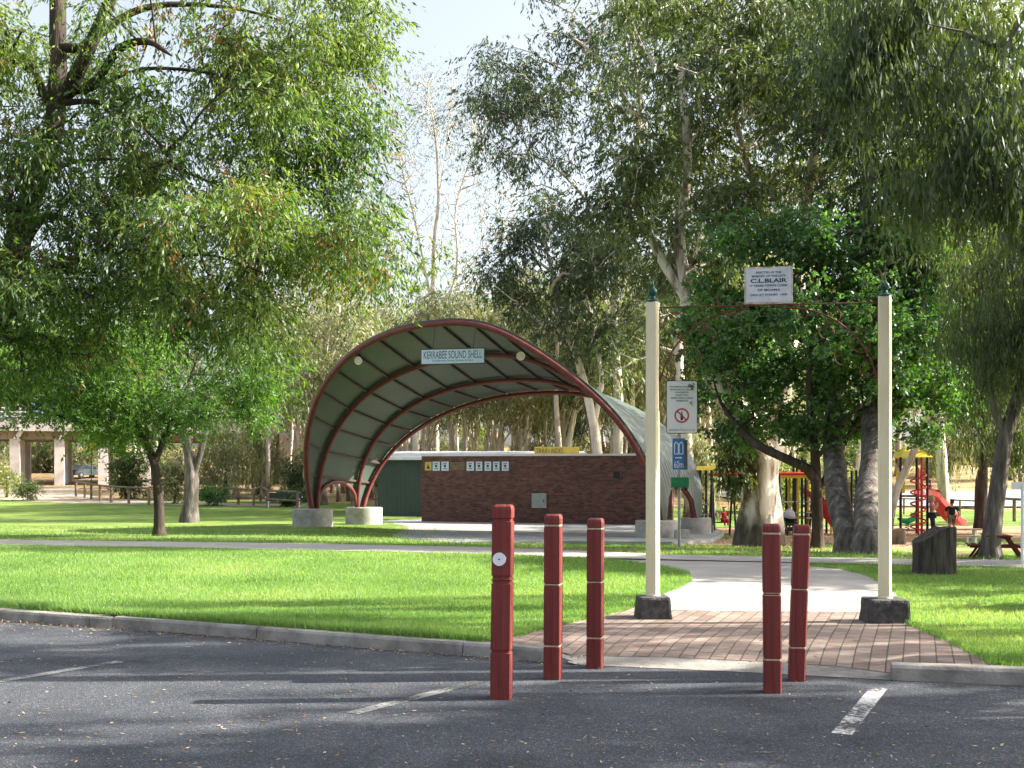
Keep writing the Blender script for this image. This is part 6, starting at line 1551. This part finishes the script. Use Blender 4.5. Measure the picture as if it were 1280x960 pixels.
def person(lab, loc, H, facing, pose, top, bottom, hair, group=None, longhair=False, shorts=False, cat='person'):
    """facing: z rotation, figure looks along local -Y"""
    root = empty('person', loc, lab, cat, group, rz=facing); u = H/7.5
    j = {}
    sit = pose.get('sit', 0); hipz = pose.get('hipz', 3.85*u)
    j['pel'] = Vector((0,0,hipz)); ln = pose.get('lean', 0)
    def S(x_, y_, z_): return Vector((x_*u, y_*u+ln*z_*u, hipz+z_*u))
    j['waist'] = S(0,0,.55); j['chest'] = S(0,.0,1.35); j['neck0'] = S(0,.02,1.95); j['neck'] = S(0,-.02,2.25); j['head0'] = S(0,-.08,2.5); j['head1'] = S(0,-.05,2.95); j['head2'] = S(0,.0,3.3); j['nose'] = S(0,-.50,2.72)
    E = [('pel','waist'), ('waist','chest'), ('chest','neck0'), ('neck0','neck'), ('neck','head0'), ('head0','head1'), ('head1','head2'), ('head0','nose')]
    r = dict(pel=(.62*u,.45*u), waist=(.52*u,.38*u), chest=(.62*u,.42*u), neck0=(.34*u,.28*u), neck=.22*u, head0=.34*u, head1=(.40*u,.46*u), head2=.25*u, nose=.05*u)
    for sd, nm in ((-1,'l'), (1,'r')):
        a = pose.get('arm_'+nm, ((.95,.0,1.78), (1.15,.05,.5), (1.15,-.25,-.6), (1.15,-.3,-.95)))
        for k_, key in enumerate(('sh','el','wr','ha')): j[key+nm] = S(sd*a[k_][0], a[k_][1], a[k_][2])
        r['sh'+nm] = .30*u; r['el'+nm] = .20*u; r['wr'+nm] = .13*u; r['ha'+nm] = (.18*u, .10*u)
        E += [('neck0','sh'+nm), ('sh'+nm,'el'+nm), ('el'+nm,'wr'+nm), ('wr'+nm,'ha'+nm)]
        hd = (j['ha'+nm]-j['wr'+nm]).normalized(); sx = Vector((0,1,0)) if abs(hd.y) < .8 else Vector((1,0,0))
        for f, (o_, l_) in enumerate(((-.12,.30), (-.04,.36), (.04,.34), (.12,.26))):
            j['f%d%s' % (f, nm)] = j['ha'+nm]+sx*o_*u+hd*l_*u+Vector((-sd*.05*u,0,0)); r['f%d%s' % (f, nm)] = .035*u; E.append(('ha'+nm, 'f%d%s' % (f, nm)))
        j['th'+nm] = j['wr'+nm]+hd*.22*u-sx*.24*u; r['th'+nm] = .04*u; E.append(('wr'+nm, 'th'+nm))
        g = pose.get('leg_'+nm, ((.42,0,-.1), (.45,-.05,-2.0), (.48,.05,-3.7), (.5,-.6,-3.82)))
        for k_, key in enumerate(('hp','kn','an','to')): j[key+nm] = S(sd*g[k_][0], g[k_][1], g[k_][2]) if not ln else Vector((sd*g[k_][0]*u, g[k_][1]*u, hipz+g[k_][2]*u))
        r['hp'+nm] = .46*u; r['kn'+nm] = .29*u; r['an'+nm] = .15*u; r['to'+nm] = .13*u
        E += [('pel','hp'+nm), ('hp'+nm,'kn'+nm), ('kn'+nm,'an'+nm), ('an'+nm,'to'+nm)]
    skin_bm('body', j, E, r, M['skin'], root, 1, 'pel')
    def sub(nm, keys, extra, mat, grow_, rootj):
        jj = {k_: j[k_] for k_ in keys}; jj.update(extra[0]); ee = [e for e in E if e[0] in jj and e[1] in jj]+extra[1]
        rr = {k_: (tuple(x_*grow_+.012 for x_ in r[k_]) if hasattr(r.get(k_), '__len__') else r[k_]*grow_+.012) if k_ in r else extra[2][k_] for k_ in jj}
        return skin_bm(nm, jj, ee, rr, mat, root, 1, rootj)
    ex = [{}, [], {}]
    for nm in 'lr': ex[0]['sl'+nm] = j['sh'+nm].lerp(j['el'+nm], .7); ex[1].append(('sh'+nm, 'sl'+nm)); ex[2]['sl'+nm] = .30*u
    sub('shirt', ['pel','waist','chest','neck0','shl','shr'], ex, M[top], 1.06, 'chest')
    ex = [{}, [], {}]
    if shorts:
        for nm in 'lr': ex[0]['sh_'+nm] = j['hp'+nm].lerp(j['kn'+nm], .85); ex[1].append(('hp'+nm, 'sh_'+nm)); ex[2]['sh_'+nm] = .40*u
        ks = ['pel','hpl','hpr']
    else: ks = ['pel','hpl','hpr','knl','knr','anl','anr']
    sub('trousers', ks, ex, M[bottom], 1.08, 'pel')
    hj = {'a': j['head1']+Vector((0,.08*u,.10*u)), 'b': j['head2']+Vector((0,.06*u,.02*u)), 'c': j['head0']+Vector((0,.30*u,.15*u))}; he = [('a','b'), ('a','c')]; hr = {'a': (.43*u,.45*u), 'b': .28*u, 'c': .26*u}
    if longhair: hj['d'] = j['neck']+Vector((0,.42*u,-.25*u)); he.append(('c','d')); hr['d'] = .16*u
    skin_bm('hair', hj, he, hr, M[hair], root, 1, 'a')
    for nm in 'lr':
        mb = MB(); d = (j['to'+nm]-j['an'+nm]); mb.tube([j['an'+nm]-d*.25+Vector((0,0,-.05*u)), j['an'+nm]+d*.3, j['to'+nm]+d*.15], [.17*u,.20*u,.13*u], 8); o = mb.build('shoe', M['cloth_white'], None, smooth=True); o.parent = root
    return root
c = on((1165-640)*45.6/F, 45.6); person('woman in a pink top and dark trousers standing beside the red slide', c, 1.66, R(60), dict(
    arm_l=((.95,.0,1.78), (.85,-.55,.95), (.35,-.95,1.6), (.2,-.9,1.9)), arm_r=((.95,.0,1.78), (.9,-.5,.9), (.35,-.95,1.5), (.15,-.95,1.8)),
    leg_l=((.4,0,-.1), (.4,-.35,-2.0), (.42,.15,-3.7), (.45,-.45,-3.82))), 'cloth_pink', 'cloth_navy', 'hair_blond', longhair=True)
c = on((1190-640)*45.2/F, 45.2); person('boy in a black shirt and olive shorts walking away beside the slide', c, 1.5, R(170), dict(
    leg_l=((.4,0,-.1), (.5,-.55,-1.95), (.55,.1,-3.65), (.55,-.5,-3.8)), leg_r=((.4,0,-.1), (.5,.35,-1.95), (.6,.95,-3.55), (.6,.5,-3.8)),
    arm_l=((.95,.0,1.78), (1.25,.35,.7), (1.2,-.2,-.2), (1.2,-.4,-.5)), arm_r=((.95,.0,1.78), (1.2,-.3,.65), (1.0,-1.0,.2), (.95,-1.3,.2))), 'cloth_black', 'cloth_olive', 'hair_brown', shorts=True)
sitp = dict(leg_l=((.4,-.1,0), (.45,-1.5,.15), (.45,-1.8,-1.3), (.45,-2.25,-1.4)), leg_r=((.4,-.1,0), (.45,-1.5,.15), (.45,-1.75,-1.3), (.45,-2.2,-1.4)),
            arm_l=((.9,0,1.7), (1.2,-.3,.9), (1.25,-.2,1.8), (1.25,-.15,2.1)), arm_r=((.9,0,1.7), (1.2,-.3,.9), (1.25,-.2,1.8), (1.25,-.15,2.1)), hipz=.12)
person('fair-haired child in red sitting on the right swing', Vector(((904-640)*kp, Dp-.2, gz+.50)), 1.15, R(10), sitp, 'cloth_red', 'cloth_red', 'hair_blond')
person('child in red sitting on the left swing, nearest the shell', Vector(((889.5-640)*kp, Dp-.2, gz+.50)), 1.1, R(-15), sitp, 'cloth_red', 'cloth_khaki', 'hair_brown')
sitf = dict(leg_l=((.4,-.1,0), (.45,-1.6,.1), (.45,-3.2,-.1), (.45,-3.3,.25)), leg_r=((.4,-.1,0), (.45,-1.6,.1), (.45,-3.2,-.1), (.45,-3.3,.25)), hipz=.12, arm_l=((.9,0,1.7), (1.15,.05,.7), (1.1,-.7,.5), (1.1,-1.0,.5)), arm_r=((.9,0,1.7), (1.15,.05,.7), (1.1,-.7,.5), (1.1,-1.0,.5)))
person('small child in red sitting at the top of the long red slide', tp(1168.5, tz_(619.5)+.08, .5), .95, R(65), sitf, 'cloth_red', 'cloth_red', 'hair_brown')
# pram
c = gp(988, 669); pr = empty('pram', c, 'black pram with a white patterned hood between the giant gum and the right bollards', 'pram')
u_ = c.y/F
for sx in (-.22, .22):
    for y_ in (-.35, .35):
        mb = MB(); mb.tube([c+Vector((sx-.02, y_, .12)), c+Vector((sx+.02, y_, .12))], .12, 14); mb.build('wheel', M['tyre'], pr)
    mb = MB(); mb.tube([c+Vector((sx, -.35, .12)), c+Vector((sx, .1, .55)), c+Vector((sx, .5, 1.02))], .015, 6); mb.tube([c+Vector((sx, .35, .12)), c+Vector((sx, -.1, .55))], .015, 6); mb.build('side_frame', M['galv'], pr)
mb = MB(); mb.tube([c+Vector((-.22, .5, 1.02)), c+Vector((.22, .5, 1.02))], .02, 6); mb.build('handle', M['black'], pr)
mb = MB(); mb.prism([c+Vector((-.2, -.45, .42)), c+Vector((-.2, .15, .38)), c+Vector((-.2, .38, .85)), c+Vector((-.2, .28, .9)), c+Vector((-.2, .05, .5)), c+Vector((-.2, -.42, .52))], (.4,0,0)); mb.build('seat', M['black'], pr)
mb = MB(); pth = []
vs = []; n = 10
for i in range(7):
    a = R(-10+i*22)
    for k_ in range(n+1):
        b_ = math.pi*k_/n; vs.append(c+Vector((-.23*math.cos(b_), .12-.36*math.cos(a)*math.sin(b_)*1.0, .72+.36*math.sin(a)*math.sin(b_)+.02)))
mb.add(vs, [(i*(n+1)+k_, i*(n+1)+k_+1, (i+1)*(n+1)+k_+1, (i+1)*(n+1)+k_) for i in range(6) for k_ in range(n)]); o = mb.build('hood', M['cloth_white'], pr, smooth=True); o.modifiers.new('thick', 'SOLIDIFY').thickness = .01
mb = MB(); mb.box(c+Vector((0, .02, .25)), (.36, .45, .16), bev=.03); mb.build('basket', M['dark_plastic'], pr)
